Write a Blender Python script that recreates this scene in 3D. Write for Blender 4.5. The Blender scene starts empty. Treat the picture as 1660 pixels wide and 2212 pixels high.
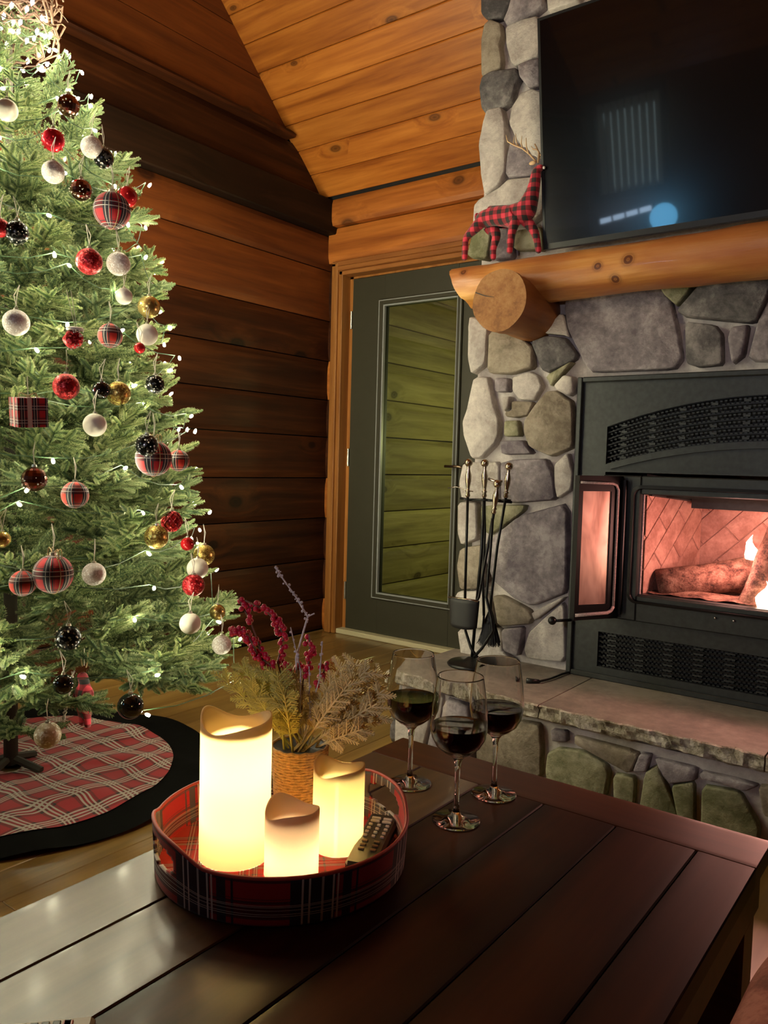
import bpy, math, random
import numpy as np
from mathutils import Vector, Matrix, noise
random.seed(7)
PI = math.pi
sc = bpy.context.scene
COL = sc.collection

# ------------------------------------------------------------------ camera
CAMZ = 0.9954
_r = Vector((0.79766896, 0.6024867, 0.02709264)); _u = Vector((-0.05888696, 0.03309873, 0.99771579)); _f = Vector((-0.60021376, 0.79744232, -0.06188044))
FPX = 1718.6
C = Vector((0, 0, CAMZ))
cd = bpy.data.cameras.new('camera'); cam = bpy.data.objects.new('camera', cd); COL.objects.link(cam)
M = Matrix((( _r.x, _u.x, -_f.x, C.x), (_r.y, _u.y, -_f.y, C.y), (_r.z, _u.z, -_f.z, C.z), (0, 0, 0, 1)))
cam.matrix_world = M
cd.sensor_fit = 'HORIZONTAL'; cd.sensor_width = 36; cd.lens = 36 * FPX / 1660; cd.clip_start = 0.02; cd.clip_end = 60
sc.camera = cam

# ------------------------------------------------------------------ world, exposure
w = bpy.data.worlds.new('night'); sc.world = w; w.use_nodes = True
w.node_tree.nodes['Background'].inputs[0].default_value = (0.05, 0.06, 0.09, 1)
w.node_tree.nodes['Background'].inputs[1].default_value = 0.12
sc.view_settings.view_transform = 'Standard'
try: sc.view_settings.look = 'None'
except Exception: pass
sc.view_settings.exposure = 0.0; sc.view_settings.gamma = 1; sc.view_settings.use_curve_mapping = False
try:
    sc.cycles.use_denoising = True; sc.cycles.denoiser = 'OPENIMAGEDENOISE'
    sc.cycles.max_bounces = 12; sc.cycles.use_adaptive_sampling = True; sc.cycles.adaptive_threshold = 0.015; sc.cycles.diffuse_bounces = 3; sc.cycles.glossy_bounces = 6; sc.cycles.transmission_bounces = 12; sc.cycles.transparent_max_bounces = 16
    sc.cycles.sample_clamp_indirect = 4; sc.cycles.sample_clamp_direct = 30
    sc.cycles.caustics_refractive = False; sc.cycles.caustics_reflective = False
except Exception: pass

def lamp(name, kind, loc, power, color, size=0.1, target=None, size_y=None, cat='lamp', label=None, spot=None):
    l = bpy.data.lights.new(name, kind); l.energy = power; l.color = color
    if kind == 'AREA':
        l.size = size
        if size_y: l.shape = 'RECTANGLE'; l.size_y = size_y
    elif kind in ('POINT', 'SPOT'): l.shadow_soft_size = size
    if spot: l.spot_size = spot; l.spot_blend = 0.55
    o = bpy.data.objects.new(name, l); COL.objects.link(o); o.location = loc
    if target is not None:
        o.rotation_euler = (Vector(target) - Vector(loc)).to_track_quat('-Z', 'Y').to_euler()
    return o
# unseen lamps behind the photographer, low and high right, cones narrowed off the table
lamp('reading_lamp_light', 'SPOT', (-0.35, -1.3, 1.30), 43, (0.96, 0.89, 1.0), 0.05, target=(-1.0, 2.6, 1.62), spot=math.radians(56))
lamp('loft_light', 'SPOT', (0.9, -0.6, 2.9), 82, (1.0, 0.70, 0.40), 0.15, target=(-2.0, 3.0, 3.1), spot=math.radians(64))
lamp('porch_light', 'POINT', (-2.0, 4.6, 1.15), 20, (1.0, 0.97, 0.50), 0.08)

# ------------------------------------------------------------------ pixel helpers for measuring positions
def ray(x, y): return (_f * FPX + _r * (x - 830) - _u * (y - 1106)).normalized()
def PY(x, y, Y): d = ray(x, y); return C + d * (Y / d.y)
def PX(x, y, X): d = ray(x, y); return C + d * (X / d.x)
def PZ(x, y, Z): d = ray(x, y); return C + d * ((Z - CAMZ) / d.z)
def PF(x, y, F): d = ray(x, y); return C + d * (F / d.dot(_f))

# ------------------------------------------------------------------ mesh helper
class MB:
    def __init__(s): s.v = []; s.f = []; s.uv = {}; s.mi = []; s.cur = 0
    def add(s, vs, fs, uvs=None):
        b = len(s.v); s.v += [tuple(p) for p in vs]
        for k, f in enumerate(fs):
            if uvs is not None: s.uv[len(s.f)] = uvs[k]
            s.f.append(tuple(i + b for i in f)); s.mi.append(s.cur)
        return s
    def box(s, x0, x1, y0, y1, z0, z1, bev=0.0):
        if bev <= 0:
            v = [(x, y, z) for x in (x0, x1) for y in (y0, y1) for z in (z0, z1)]
            return s.add(v, [(0, 1, 3, 2), (4, 6, 7, 5), (0, 4, 5, 1), (2, 3, 7, 6), (0, 2, 6, 4), (1, 5, 7, 3)])
        b = bev; v = []; idx = {}
        for ix, (x, sx) in enumerate(((x0, 1), (x1, -1))):
            for iy, (y, sy) in enumerate(((y0, 1), (y1, -1))):
                for iz, (z, sz) in enumerate(((z0, 1), (z1, -1))):
                    for a in range(3):
                        idx[(ix, iy, iz, a)] = len(v)
                        v.append((x + (0 if a == 0 else sx * b), y + (0 if a == 1 else sy * b), z + (0 if a == 2 else sz * b)))
        f = []
        I = lambda *k: idx[k]
        for i in (0, 1):
            f.append([I(i, 0, 0, 0), I(i, 1, 0, 0), I(i, 1, 1, 0), I(i, 0, 1, 0)]); f.append([I(0, i, 0, 1), I(1, i, 0, 1), I(1, i, 1, 1), I(0, i, 1, 1)]); f.append([I(0, 0, i, 2), I(1, 0, i, 2), I(1, 1, i, 2), I(0, 1, i, 2)])
            for j in (0, 1):
                f.append([I(i, j, 0, 0), I(i, j, 1, 0), I(i, j, 1, 1), I(i, j, 0, 1)])
                f.append([I(i, 0, j, 0), I(i, 1, j, 0), I(i, 1, j, 2), I(i, 0, j, 2)])
                f.append([I(0, i, j, 1), I(1, i, j, 1), I(1, i, j, 2), I(0, i, j, 2)])
                for k in (0, 1): f.append([I(i, j, k, 0), I(i, j, k, 1), I(i, j, k, 2)])
        return s.add(v, f)
    def sweep(s, prof, axis, a0, a1, cap=True):
        # closed 2D profile swept along an axis 0/1/2; prof gives the other two coordinates in order
        n = len(prof)
        def P(p, a):
            return (a, p[0], p[1]) if axis == 0 else ((p[0], a, p[1]) if axis == 1 else (p[0], p[1], a))
        v = [P(p, a0) for p in prof] + [P(p, a1) for p in prof]
        f = [(i, (i + 1) % n, (i + 1) % n + n, i + n) for i in range(n)]
        if cap: f += [tuple(range(n))[::-1], tuple(range(n, 2 * n))]
        return s.add(v, f)
    def tube(s, pts, r, n=6, cap=True):
        pts = [Vector(p) for p in pts]; m = len(pts)
        rs = r if isinstance(r, (list, tuple)) else [r] * m
        v = []; ref = None
        for i, p in enumerate(pts):
            d = (pts[min(i + 1, m - 1)] - pts[max(i - 1, 0)])
            if d.length < 1e-9: d = Vector((0, 0, 1))
            d.normalize()
            if ref is None: ref = d.orthogonal().normalized()
            a = (ref - d * ref.dot(d))
            if a.length < 1e-6: a = d.orthogonal()
            a.normalize(); ref = a; b = d.cross(a)
            for k in range(n):
                t = 2 * PI * k / n; v.append(p + (a * math.cos(t) + b * math.sin(t)) * rs[i])
        f = [(i * n + k, i * n + (k + 1) % n, (i + 1) * n + (k + 1) % n, (i + 1) * n + k) for i in range(m - 1) for k in range(n)]
        if cap: f += [tuple(range(n))[::-1], tuple((m - 1) * n + k for k in range(n))]
        uvs = [[(k / n, i / (m - 1)), ((k + 1) / n, i / (m - 1)), ((k + 1) / n, (i + 1) / (m - 1)), (k / n, (i + 1) / (m - 1))] for i in range(m - 1) for k in range(n)]
        if cap: uvs += [[(0, 0)] * n, [(0, 0)] * n]
        return s.add(v, f, uvs)
    def lathe(s, prof, n=24, c=(0, 0, 0), closed=False, ax=2):
        # prof: (r, z) list; poles where r==0
        v = []; c = Vector(c); m = len(prof)
        for (r, z) in prof:
            for k in range(n):
                t = 2 * PI * k / n
                p = (r * math.cos(t), r * math.sin(t), z)
                if ax == 1: p = (p[0], p[2], p[1])
                if ax == 0: p = (p[2], p[0], p[1])
                v.append(c + Vector(p))
        f = []; uvs = []
        rng = m if closed else m - 1
        for i in range(rng):
            j = (i + 1) % m
            for k in range(n):
                q = (i * n + k, i * n + (k + 1) % n, j * n + (k + 1) % n, j * n + k)
                f.append(q); uvs.append([(k / n, i / (m - 1)), ((k + 1) / n, i / (m - 1)), ((k + 1) / n, (i + 1) / (m - 1)), (k / n, (i + 1) / (m - 1))])
        return s.add(v, f, uvs)
    def ball(s, c, r, n=16, m=10, sq=(1, 1, 1)):
        pr = [(math.sin(PI * i / m) * r, -math.cos(PI * i / m) * r) for i in range(m + 1)]
        b = len(s.v); s.lathe([(max(a, 1e-5), z) for a, z in pr], n, (0, 0, 0))
        for i in range(b, len(s.v)):
            p = s.v[i]; s.v[i] = (c[0] + p[0] * sq[0], c[1] + p[1] * sq[1], c[2] + p[2] * sq[2])
        return s
    def grid(s, fn, nu, nv, uvs=1, uvt=1):
        v = [fn(i / nu, j / nv) for i in range(nu + 1) for j in range(nv + 1)]
        f = []; u = []
        for i in range(nu):
            for j in range(nv):
                a = i * (nv + 1) + j; f.append((a, a + nv + 1, a + nv + 2, a + 1))
                u.append([(i / nu, j / nv), ((i + 1) / nu, j / nv), ((i + 1) / nu, (j + 1) / nv), (i / nu, (j + 1) / nv)])
        return s.add(v, f, u)
    def mesh(s, name, mats, smooth=False):
        me = bpy.data.meshes.new(name); me.from_pydata([tuple(p) for p in s.v], [], s.f)
        if not isinstance(mats, (list, tuple)): mats = [mats]
        for m in mats: me.materials.append(m)
        if len(mats) > 1: me.polygons.foreach_set('material_index', s.mi)
        if s.uv:
            uvl = me.uv_layers.new(name='UVMap').data
            for p in me.polygons:
                q = s.uv.get(p.index)
                if q:
                    for li, k in zip(p.loop_indices, q): uvl[li].uv = k
        if smooth: me.polygons.foreach_set('use_smooth', [True] * len(me.polygons))
        me.update(); return me
    def build(s, name, mats, parent=None, smooth=False, loc=None, angle=None):
        me = s.mesh(name, mats, smooth)
        if smooth and angle:
            try: me.set_sharp_from_angle(angle=math.radians(angle))
            except Exception: pass
        o = bpy.data.objects.new(name, me); COL.objects.link(o)
        if parent: o.parent = parent
        if loc is not None: o.location = loc
        return o

def tag(o, label=None, cat=None, group=None, kind=None):
    if label: o['label'] = label
    if cat: o['category'] = cat
    if group: o['group'] = group
    if kind: o['kind'] = kind
    return o
def empty(name, loc=(0, 0, 0), rz=0):
    o = bpy.data.objects.new(name, None); COL.objects.link(o); o.location = loc; o.rotation_euler = (0, 0, rz); o.empty_display_size = 0.05; return o
def inst(me, name, parent, mat4=None, loc=None):
    o = bpy.data.objects.new(name, me); COL.objects.link(o); o.parent = parent
    if mat4 is not None: o.matrix_local = mat4
    if loc is not None: o.location = loc
    return o

# ------------------------------------------------------------------ materials
class NT:
    def __init__(s, name):
        s.m = bpy.data.materials.new(name); s.m.use_nodes = True; s.t = s.m.node_tree; s.b = s.t.nodes['Principled BSDF']; s.out = s.t.nodes['Material Output']
    def n(s, t, **k):
        nd = s.t.nodes.new(t)
        for a, b in k.items():
            if a.startswith('i_'):
                key = a[2:]; key = int(key) if key.isdigit() else key.replace('_', ' ')
                nd.inputs[key].default_value = b
            else: setattr(nd, a, b)
        return nd
    def l(s, a, b): s.t.links.new(a, b)
    def math(s, op, a, b=None, c=None):
        nd = s.n('ShaderNodeMath', operation=op)
        for i, x in enumerate((a, b, c)):
            if x is None: continue
            if isinstance(x, (int, float)): nd.inputs[i].default_value = x
            else: s.l(x, nd.inputs[i])
        return nd.outputs[0]
    def ramp(s, src, stops, interp='LINEAR'):
        nd = s.n('ShaderNodeValToRGB'); cr = nd.color_ramp; cr.interpolation = interp
        while len(cr.elements) < len(stops): cr.elements.new(0.5)
        for e, (p, c) in zip(cr.elements, stops):
            e.position = p; e.color = (*c, 1) if len(c) == 3 else c
        s.l(src, nd.inputs[0]); return nd.outputs[0]
    def mix(s, fac, a, b, mode='MIX'):
        nd = s.n('ShaderNodeMix', data_type='RGBA', blend_type=mode)
        for i, x in ((0, fac), (6, a), (7, b)):
            if isinstance(x, (int, float)): nd.inputs[i].default_value = x
            elif isinstance(x, tuple): nd.inputs[i].default_value = (*x, 1) if len(x) == 3 else x
            else: s.l(x, nd.inputs[i])
        return nd.outputs[2]
    def bump(s, h, strength=0.3, dist=0.01):
        nd = s.n('ShaderNodeBump'); nd.inputs['Strength'].default_value = strength; nd.inputs['Distance'].default_value = dist
        s.l(h, nd.inputs['Height']); s.l(nd.outputs[0], s.b.inputs['Normal'])
    def coords(s, kind='Object', scale=(1, 1, 1), rnd=0.0, rot=(0, 0, 0)):
        tc = s.n('ShaderNodeTexCoord'); o = tc.outputs[kind]
        if rnd:
            oi = s.n('ShaderNodeObjectInfo'); ml = s.n('ShaderNodeVectorMath', operation='SCALE')
            cb = s.n('ShaderNodeCombineXYZ'); s.l(oi.outputs['Random'], cb.inputs[0]); s.l(s.math('FRACT', s.math('MULTIPLY', oi.outputs['Random'], 37.7)), cb.inputs[1]); s.l(s.math('FRACT', s.math('MULTIPLY', oi.outputs['Random'], 91.3)), cb.inputs[2])
            s.l(cb.outputs[0], ml.inputs[0]); ml.inputs['Scale'].default_value = rnd
            ad = s.n('ShaderNodeVectorMath', operation='ADD'); s.l(o, ad.inputs[0]); s.l(ml.outputs[0], ad.inputs[1]); o = ad.outputs[0]
        mp = s.n('ShaderNodeMapping'); mp.inputs['Scale'].default_value = scale; mp.inputs['Rotation'].default_value = rot; s.l(o, mp.inputs[0]); return mp.outputs[0]
    def noise(s, vec, scale=5, detail=4, rough=0.55, dist=0.0):
        nd = s.n('ShaderNodeTexNoise'); nd.inputs['Scale'].default_value = scale; nd.inputs['Detail'].default_value = detail; nd.inputs['Roughness'].default_value = rough; nd.inputs['Distortion'].default_value = dist
        s.l(vec, nd.inputs['Vector']); return nd.outputs[0]
    def set(s, **k):
        for a, v in k.items():
            key = a.replace('_', ' ')
            if isinstance(v, tuple) and len(v) == 3: v = (*v, 1)
            if isinstance(v, (int, float, tuple)): s.b.inputs[key].default_value = v
            else: s.l(v, s.b.inputs[key])
        return s

def plain(name, col, rough=0.5, metal=0.0, spec=0.5, coat=0.0, noise_amt=0.0, nscale=20, bump=0.0, sheen=0.0):
    t = NT(name); t.set(Base_Color=col, Roughness=rough, Metallic=metal, Specular_IOR_Level=spec, Coat_Weight=coat, Sheen_Weight=sheen)
    if noise_amt or bump:
        v = t.coords(rnd=3.0); nn = t.noise(v, nscale)
        if noise_amt:
            lo = tuple(c * (1 - noise_amt) for c in col); hi = tuple(min(1, c * (1 + noise_amt)) for c in col)
            t.l(t.ramp(nn, [(0.3, lo), (0.7, hi)]), t.b.inputs['Base Color'])
        if bump: t.bump(nn, bump, 0.004)
    return t.m
def emis(name, col, strength):
    t = NT(name); t.set(Base_Color=(0, 0, 0), Emission_Color=col, Emission_Strength=strength); return t.m

def wood(name, dark, mid, light, axis=0, rough=0.45, knots=True, grain=1.0, coat=0.0, kn=1.0, rnd=9.0, spec=0.5, bump=0.15, edge=None, knotcol=None, randv=0.25, plane=None):
    t = NT(name)
    sc_ = [14 * grain] * 3; sc_[axis] = 0.9 * grain
    v = t.coords(scale=tuple(sc_), rnd=rnd)
    if knots:
        if plane:
            kv = t.coords(rnd=rnd); sp = t.n('ShaderNodeSeparateXYZ'); t.l(kv, sp.inputs[0]); cb_ = t.n('ShaderNodeCombineXYZ')
            b_ = t.math('MULTIPLY', t.math('SUBTRACT', sp.outputs[2], sp.outputs[1]), 4.6 * kn) if plane == 'ceil' else t.math('MULTIPLY', sp.outputs[2], 5.0 * kn)
            t.l(t.math('MULTIPLY', sp.outputs[1 if plane == 'gable' else 0], 3.2 * kn), cb_.inputs[0]); t.l(b_, cb_.inputs[1])
            vo = t.n('ShaderNodeTexVoronoi', feature='F1', voronoi_dimensions='2D'); vo.inputs['Scale'].default_value = 1.0; t.l(cb_.outputs[0], vo.inputs['Vector'])
        else:
            ks = [5.2 * kn] * 3; ks[axis] = 2.0 * kn
            kv = t.coords(scale=tuple(ks), rnd=rnd)
            vo = t.n('ShaderNodeTexVoronoi', feature='F1'); vo.inputs['Scale'].default_value = 1.0; t.l(kv, vo.inputs['Vector'])
        d = vo.outputs['Distance']
        sk_ = t.n('ShaderNodeSeparateXYZ'); t.l(vo.outputs['Color'], sk_.inputs[0])
        d = t.math('ADD', d, t.math('MULTIPLY', t.math('GREATER_THAN', sk_.outputs[0], 0.42), 1.0)) if plane else d
        d = t.math('MULTIPLY', d, t.math('ADD', 1.15, t.math('MULTIPLY', sk_.outputs[1], 1.1))) if plane else d
        # grain flows round the knots
        nd = t.n('ShaderNodeVectorMath', operation='ADD'); cb = t.n('ShaderNodeCombineXYZ')
        bend = t.math('MULTIPLY', t.math('SUBTRACT', 0.55, d), 1.6); bend = t.math('MAXIMUM', bend, 0)
        for i in range(3):
            if i != axis: t.l(bend, cb.inputs[i])
        t.l(v, nd.inputs[0]); t.l(cb.outputs[0], nd.inputs[1]); v = nd.outputs[0]
    g = t.noise(v, 1.0, 6, 0.6, 0.6)
    g2 = t.noise(v, 4.0, 3, 0.6, 0.2)
    gg = t.math('ADD', t.math('MULTIPLY', g, 0.75), t.math('MULTIPLY', g2, 0.25))
    col = t.ramp(gg, [(0.34, dark), (0.50, mid), (0.64, light)])
    if knots:
        k = t.ramp(d, [(0.0, (1, 1, 1)), (0.07, (0.75,) * 3), (0.10, (0.95,) * 3), (0.16, (0.25,) * 3), (0.26, (0, 0, 0))])
        kc = knotcol or tuple(c * 0.22 for c in dark)
        col = t.mix(t.ramp(d, [(0.0, (0, 0, 0)), (0.16, (0.35,) * 3), (0.36, (0, 0, 0))]), col, light)
        col = t.mix(t.math('MULTIPLY', k, 0.9), col, kc)
    if randv:
        oi = t.n('ShaderNodeObjectInfo')
        hsv = t.n('ShaderNodeHueSaturation'); t.l(col, hsv.inputs['Color']); t.l(t.math('ADD', t.math('MULTIPLY', oi.outputs['Random'], randv * 2), 1 - randv), hsv.inputs['Value']); col = hsv.outputs[0]
    if edge:
        uv = t.n('ShaderNodeTexCoord').outputs['UV']; sx = t.n('ShaderNodeSeparateXYZ'); t.l(uv, sx.inputs[0])
        e = t.math('ABSOLUTE', t.math('SUBTRACT', sx.outputs[0], 0.5)); e = t.math('ADD', e, t.math('MULTIPLY', t.math('SUBTRACT', g, 0.5), 0.12))
        col = t.mix(t.ramp(e, [(edge, (0, 0, 0)), (0.5, (0.8,) * 3)]), col, tuple(c * 0.2 for c in dark))
    t.l(col, t.b.inputs['Base Color']); t.set(Roughness=rough, Coat_Weight=coat, Coat_Roughness=0.12, Specular_IOR_Level=spec)
    if bump: t.bump(gg, bump, 0.004)
    return t.m

def stone(name, c1, c2, c3, scale=6, bump=0.6):
    t = NT(name); v = t.coords(rnd=7.0)
    a = t.noise(v, scale, 8, 0.62, 0.4); b = t.noise(v, scale * 7, 5, 0.7)
    g = t.math('ADD', t.math('MULTIPLY', a, 0.7), t.math('MULTIPLY', b, 0.3))
    col = t.ramp(g, [(0.40, c1), (0.5, c2), (0.60, c3)])
    t.l(col, t.b.inputs['Base Color']); t.set(Roughness=0.75, Specular_IOR_Level=0.35); t.bump(g, bump, 0.02); return t.m

def tartan(name, kind='UV', nu=4.0, nv=3.0, base=(0.55, 0.02, 0.03), dark=(0.02, 0.02, 0.035), line=(0.75, 0.72, 0.66), rough=0.75, diag=False, wav=0.0, thr=True, wide=False, lattice=False):
    t = NT(name); v = t.coords(kind)
    if wav:
        nn = t.n('ShaderNodeTexNoise'); nn.inputs['Scale'].default_value = 5; nn.inputs['Detail'].default_value = 1; t.l(v, nn.inputs['Vector'])
        sb = t.n('ShaderNodeVectorMath', operation='SCALE'); t.l(nn.outputs['Color'], sb.inputs[0]); sb.inputs['Scale'].default_value = wav
        ad = t.n('ShaderNodeVectorMath', operation='ADD'); t.l(v, ad.inputs[0]); t.l(sb.outputs[0], ad.inputs[1]); v = ad.outputs[0]
    s = t.n('ShaderNodeSeparateXYZ'); t.l(v, s.inputs[0]); x, y = s.outputs[0], s.outputs[1]
    if kind == 'Object' and not diag and not lattice: y = s.outputs[2]
    if diag: x, y = t.math('ADD', x, y), t.math('SUBTRACT', x, y)
    def band(q, n):
        fr = t.math('FRACT', t.math('ADD', t.math('MULTIPLY', q, n), 20.13))
        if wide: c = t.ramp(fr, [(0, base), (0.30, dark), (0.66, tuple(b * 0.8 for b in base)), (0.72, dark), (0.80, base), (0.84, dark), (0.86, base)], 'CONSTANT')
        else: c = t.ramp(fr, [(0, base), (0.36, dark), (0.50, tuple(b * 0.75 for b in base)), (0.60, dark), (0.70, base), (0.86, dark), (0.90, base)], 'CONSTANT')
        if lattice:
            c = t.ramp(fr, [(0, base), (0.44, dark), (0.52, tuple(b * .5 for b in base)), (0.90, dark), (0.97, base)], 'CONSTANT'); lst = [(0, 0), (0.53, 1), (0.59, 0), (0.66, 1), (0.72, 0), (0.79, 1), (0.85, 0)]
        elif thr: lst = [(0, 0), (0.385, 1), (0.40, 0), (0.44, 1), (0.455, 0), (0.54, .7), (0.56, 0), (0.63, 1), (0.645, 0), (0.67, 1), (0.685, 0)]
        else: lst = [(0, 0), (0.42, 1), (0.45, 0), (0.62, 1), (0.65, 0)]
        m = t.ramp(fr, [(p, (q_,) * 3) for p, q_ in lst], 'CONSTANT')
        return c, m
    c1, m1 = band(x, nu); c2, m2 = band(y, nv)
    col = t.mix(0.8, c1, c2, 'DARKEN') if wide else t.mix(0.5, c1, c2)
    m = t.math('MAXIMUM', m1, m2); col = t.mix(t.math('MULTIPLY', m, 0.75), col, line)
    t.l(col, t.b.inputs['Base Color']); t.set(Roughness=rough, Specular_IOR_Level=0.3, Sheen_Weight=0.15)
    wv = t.noise(v, 260, 2); t.bump(wv, 0.15, 0.002)
    return t.m
def buffalo(name, n=34):
    t = NT(name); v = t.coords('Object', rot=(0, 0, 0)); s = t.n('ShaderNodeSeparateXYZ'); t.l(v, s.inputs[0])
    def st(q): return t.math('GREATER_THAN', t.math('FRACT', t.math('ADD', t.math('MULTIPLY', q, n), 50.0)), 0.5)
    a = t.math('ADD', st(s.outputs[0]), st(s.outputs[2]))
    col = t.ramp(t.math('MULTIPLY', a, 0.5), [(0, (0.012, 0.01, 0.012)), (0.3, (0.22, 0.010, 0.022)), (0.8, (0.62, 0.03, 0.065))], 'CONSTANT')
    t.l(col, t.b.inputs['Base Color']); t.set(Roughness=0.85, Sheen_Weight=0.3); return t.m
def glitter(name, col, col2, rough=0.3, metal=0.85, scale=260):
    t = NT(name); v = t.coords(rnd=2.0); vo = t.n('ShaderNodeTexVoronoi'); vo.inputs['Scale'].default_value = scale; t.l(v, vo.inputs['Vector'])
    sx = t.n('ShaderNodeSeparateXYZ'); t.l(vo.outputs['Color'], sx.inputs[0])
    t.l(t.ramp(sx.outputs[0], [(0.0, col2), (0.75, col), (0.9, tuple(min(1, c * 2.2 + 0.12) for c in col))]), t.b.inputs['Base Color'])
    t.set(Roughness=rough, Metallic=metal); t.bump(sx.outputs[1], 0.9, 0.002); return t.m
def glassm(name, col=(1, 1, 1), rough=0.0, ior=1.45):
    t = NT(name); t.set(Base_Color=col, Roughness=rough, IOR=ior, Transmission_Weight=1.0); return t.m
def thinglass(name, tint=(0.92, 0.94, 0.92), refl=0.12, rough=0.02):
    t = NT(name); t.t.nodes.remove(t.b)
    tr = t.n('ShaderNodeBsdfTransparent'); tr.inputs[0].default_value = (*tint, 1); gl = t.n('ShaderNodeBsdfGlossy'); gl.inputs['Roughness'].default_value = rough
    fr = t.n('ShaderNodeFresnel'); fr.inputs[0].default_value = 1.5; mx = t.n('ShaderNodeMixShader')
    t.l(t.math('ADD', fr.outputs[0], refl - 0.04), mx.inputs[0]); t.l(tr.outputs[0], mx.inputs[1]); t.l(gl.outputs[0], mx.inputs[2]); t.l(mx.outputs[0], t.out.inputs[0]); return t.m

MT = {}
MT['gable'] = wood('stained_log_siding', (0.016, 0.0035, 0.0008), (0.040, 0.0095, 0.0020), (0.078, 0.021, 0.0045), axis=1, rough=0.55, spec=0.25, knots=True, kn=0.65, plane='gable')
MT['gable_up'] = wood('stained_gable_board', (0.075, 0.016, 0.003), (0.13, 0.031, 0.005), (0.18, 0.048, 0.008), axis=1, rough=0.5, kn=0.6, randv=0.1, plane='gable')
MT['beam'] = wood('dark_beam_wood', (0.008, 0.003, 0.0015), (0.015, 0.006, 0.0025), (0.028, 0.011, 0.005), axis=1, spec=0.2, rough=0.6, kn=0.8)
MT['ceil'] = wood('knotty_pine_ceiling', (0.26, 0.068, 0.008), (0.42, 0.130, 0.017), (0.56, 0.200, 0.032), axis=0, rough=0.38, kn=0.95, randv=0.10, plane='ceil')
MT['back'] = wood('knotty_pine_siding', (0.22, 0.058, 0.010), (0.36, 0.11, 0.019), (0.50, 0.17, 0.032), axis=0, rough=0.42, kn=0.75, randv=0.12, plane='back')
MT['trim'] = wood('pine_door_casing', (0.20, 0.07, 0.015), (0.33, 0.13, 0.03), (0.42, 0.18, 0.045), axis=2, rough=0.4, knots=False)
MT['trimx'] = wood('pine_head_casing', (0.20, 0.07, 0.02), (0.33, 0.12, 0.03), (0.42, 0.17, 0.045), axis=0, rough=0.4, knots=False)
MT['floor'] = wood('oak_floor_board', (0.12, 0.060, 0.013), (0.19, 0.105, 0.026), (0.26, 0.155, 0.045), axis=1, rough=0.33, knots=False, randv=0.15, coat=0.3)
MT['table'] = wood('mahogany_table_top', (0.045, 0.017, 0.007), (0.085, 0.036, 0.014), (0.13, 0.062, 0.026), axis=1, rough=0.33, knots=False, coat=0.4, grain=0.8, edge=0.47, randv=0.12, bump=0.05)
MT['table_shade'] = wood('mahogany_table_shaded', (0.018, 0.003, 0.0008), (0.038, 0.008, 0.002), (0.062, 0.015, 0.004), axis=1, rough=0.38, spec=0.12, knots=False, coat=0.05, grain=0.6, edge=0.24, randv=0.1, bump=0.03)  # right planks: dim light and soft dark bands put into the colour
MT['tabley'] = wood('mahogany_table_end', (0.026, 0.005, 0.0015), (0.058, 0.013, 0.004), (0.090, 0.025, 0.007), axis=0, rough=0.36, spec=0.2, knots=False, bump=0.05, coat=0.1, grain=0.8, randv=0.05)  # end board darkened along with the right planks for the same dim light
MT['exterior'] = wood('porch_log_siding', (0.24, 0.19, 0.07), (0.40, 0.33, 0.13), (0.52, 0.44, 0.19), axis=1, rough=0.6, kn=0.7, plane='gable')
MT['mantel'] = wood('peeled_pine_log', (0.42, 0.17, 0.045), (0.62, 0.30, 0.085), (0.74, 0.42, 0.15), axis=0, rough=0.38, kn=1.25, coat=0.15, randv=0, bump=0.4, knotcol=(0.12, 0.025, 0.01))
MT['bark'] = wood('peeled_log_side', (0.22, 0.075, 0.02), (0.34, 0.13, 0.035), (0.42, 0.18, 0.05), axis=1, rough=0.5, knots=False, randv=0)
MT['endgrain'] = stone('log_end_grain', (0.20, 0.085, 0.03), (0.29, 0.13, 0.045), (0.36, 0.18, 0.07), 14, 0.3)
MT['mortar'] = stone('grey_mortar', (0.42, 0.37, 0.36), (0.52, 0.47, 0.45), (0.62, 0.57, 0.54), 9, 0.5)
MT['st_purple'] = stone('purple_grey_stone', (0.12, 0.10, 0.12), (0.22, 0.19, 0.21), (0.37, 0.33, 0.35), 7)
MT['st_dark'] = stone('charcoal_stone', (0.06, 0.055, 0.06), (0.12, 0.11, 0.115), (0.24, 0.22, 0.22), 8)
MT['st_brown'] = stone('brown_grey_stone', (0.14, 0.11, 0.08), (0.24, 0.20, 0.155), (0.34, 0.29, 0.23), 7)
MT['st_light'] = stone('pale_grey_stone', (0.33, 0.29, 0.27), (0.44, 0.40, 0.38), (0.56, 0.52, 0.48), 9)
MT['st_green'] = stone('olive_grey_stone', (0.12, 0.12, 0.06), (0.22, 0.21, 0.13), (0.34, 0.32, 0.22), 7)
MT['slab'] = stone('sawn_hearth_stone', (0.15, 0.125, 0.11), (0.21, 0.175, 0.15), (0.28, 0.24, 0.205), 4, 0.10)
MT['slabedge'] = stone('rock_face_edge', (0.20, 0.17, 0.11), (0.42, 0.37, 0.30), (0.66, 0.60, 0.54), 26, 1.0)
MT['iron'] = plain('charcoal_stove_steel', (0.035, 0.038, 0.038), 0.42, 0.4, noise_amt=0.2, nscale=60, bump=0.05)
MT['ironb'] = plain('black_iron', (0.010, 0.010, 0.011), 0.35, 0.5)
MT['black'] = plain('matte_black', (0.006, 0.006, 0.007), 0.6)
MT['rope'] = plain('door_gasket_rope', (0.55, 0.42, 0.40), 0.9, noise_amt=0.3, nscale=200, bump=0.6)
MT['brick'] = stone('firebrick', (0.34, 0.17, 0.13), (0.46, 0.25, 0.20), (0.58, 0.34, 0.27), 12, 0.4)
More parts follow.
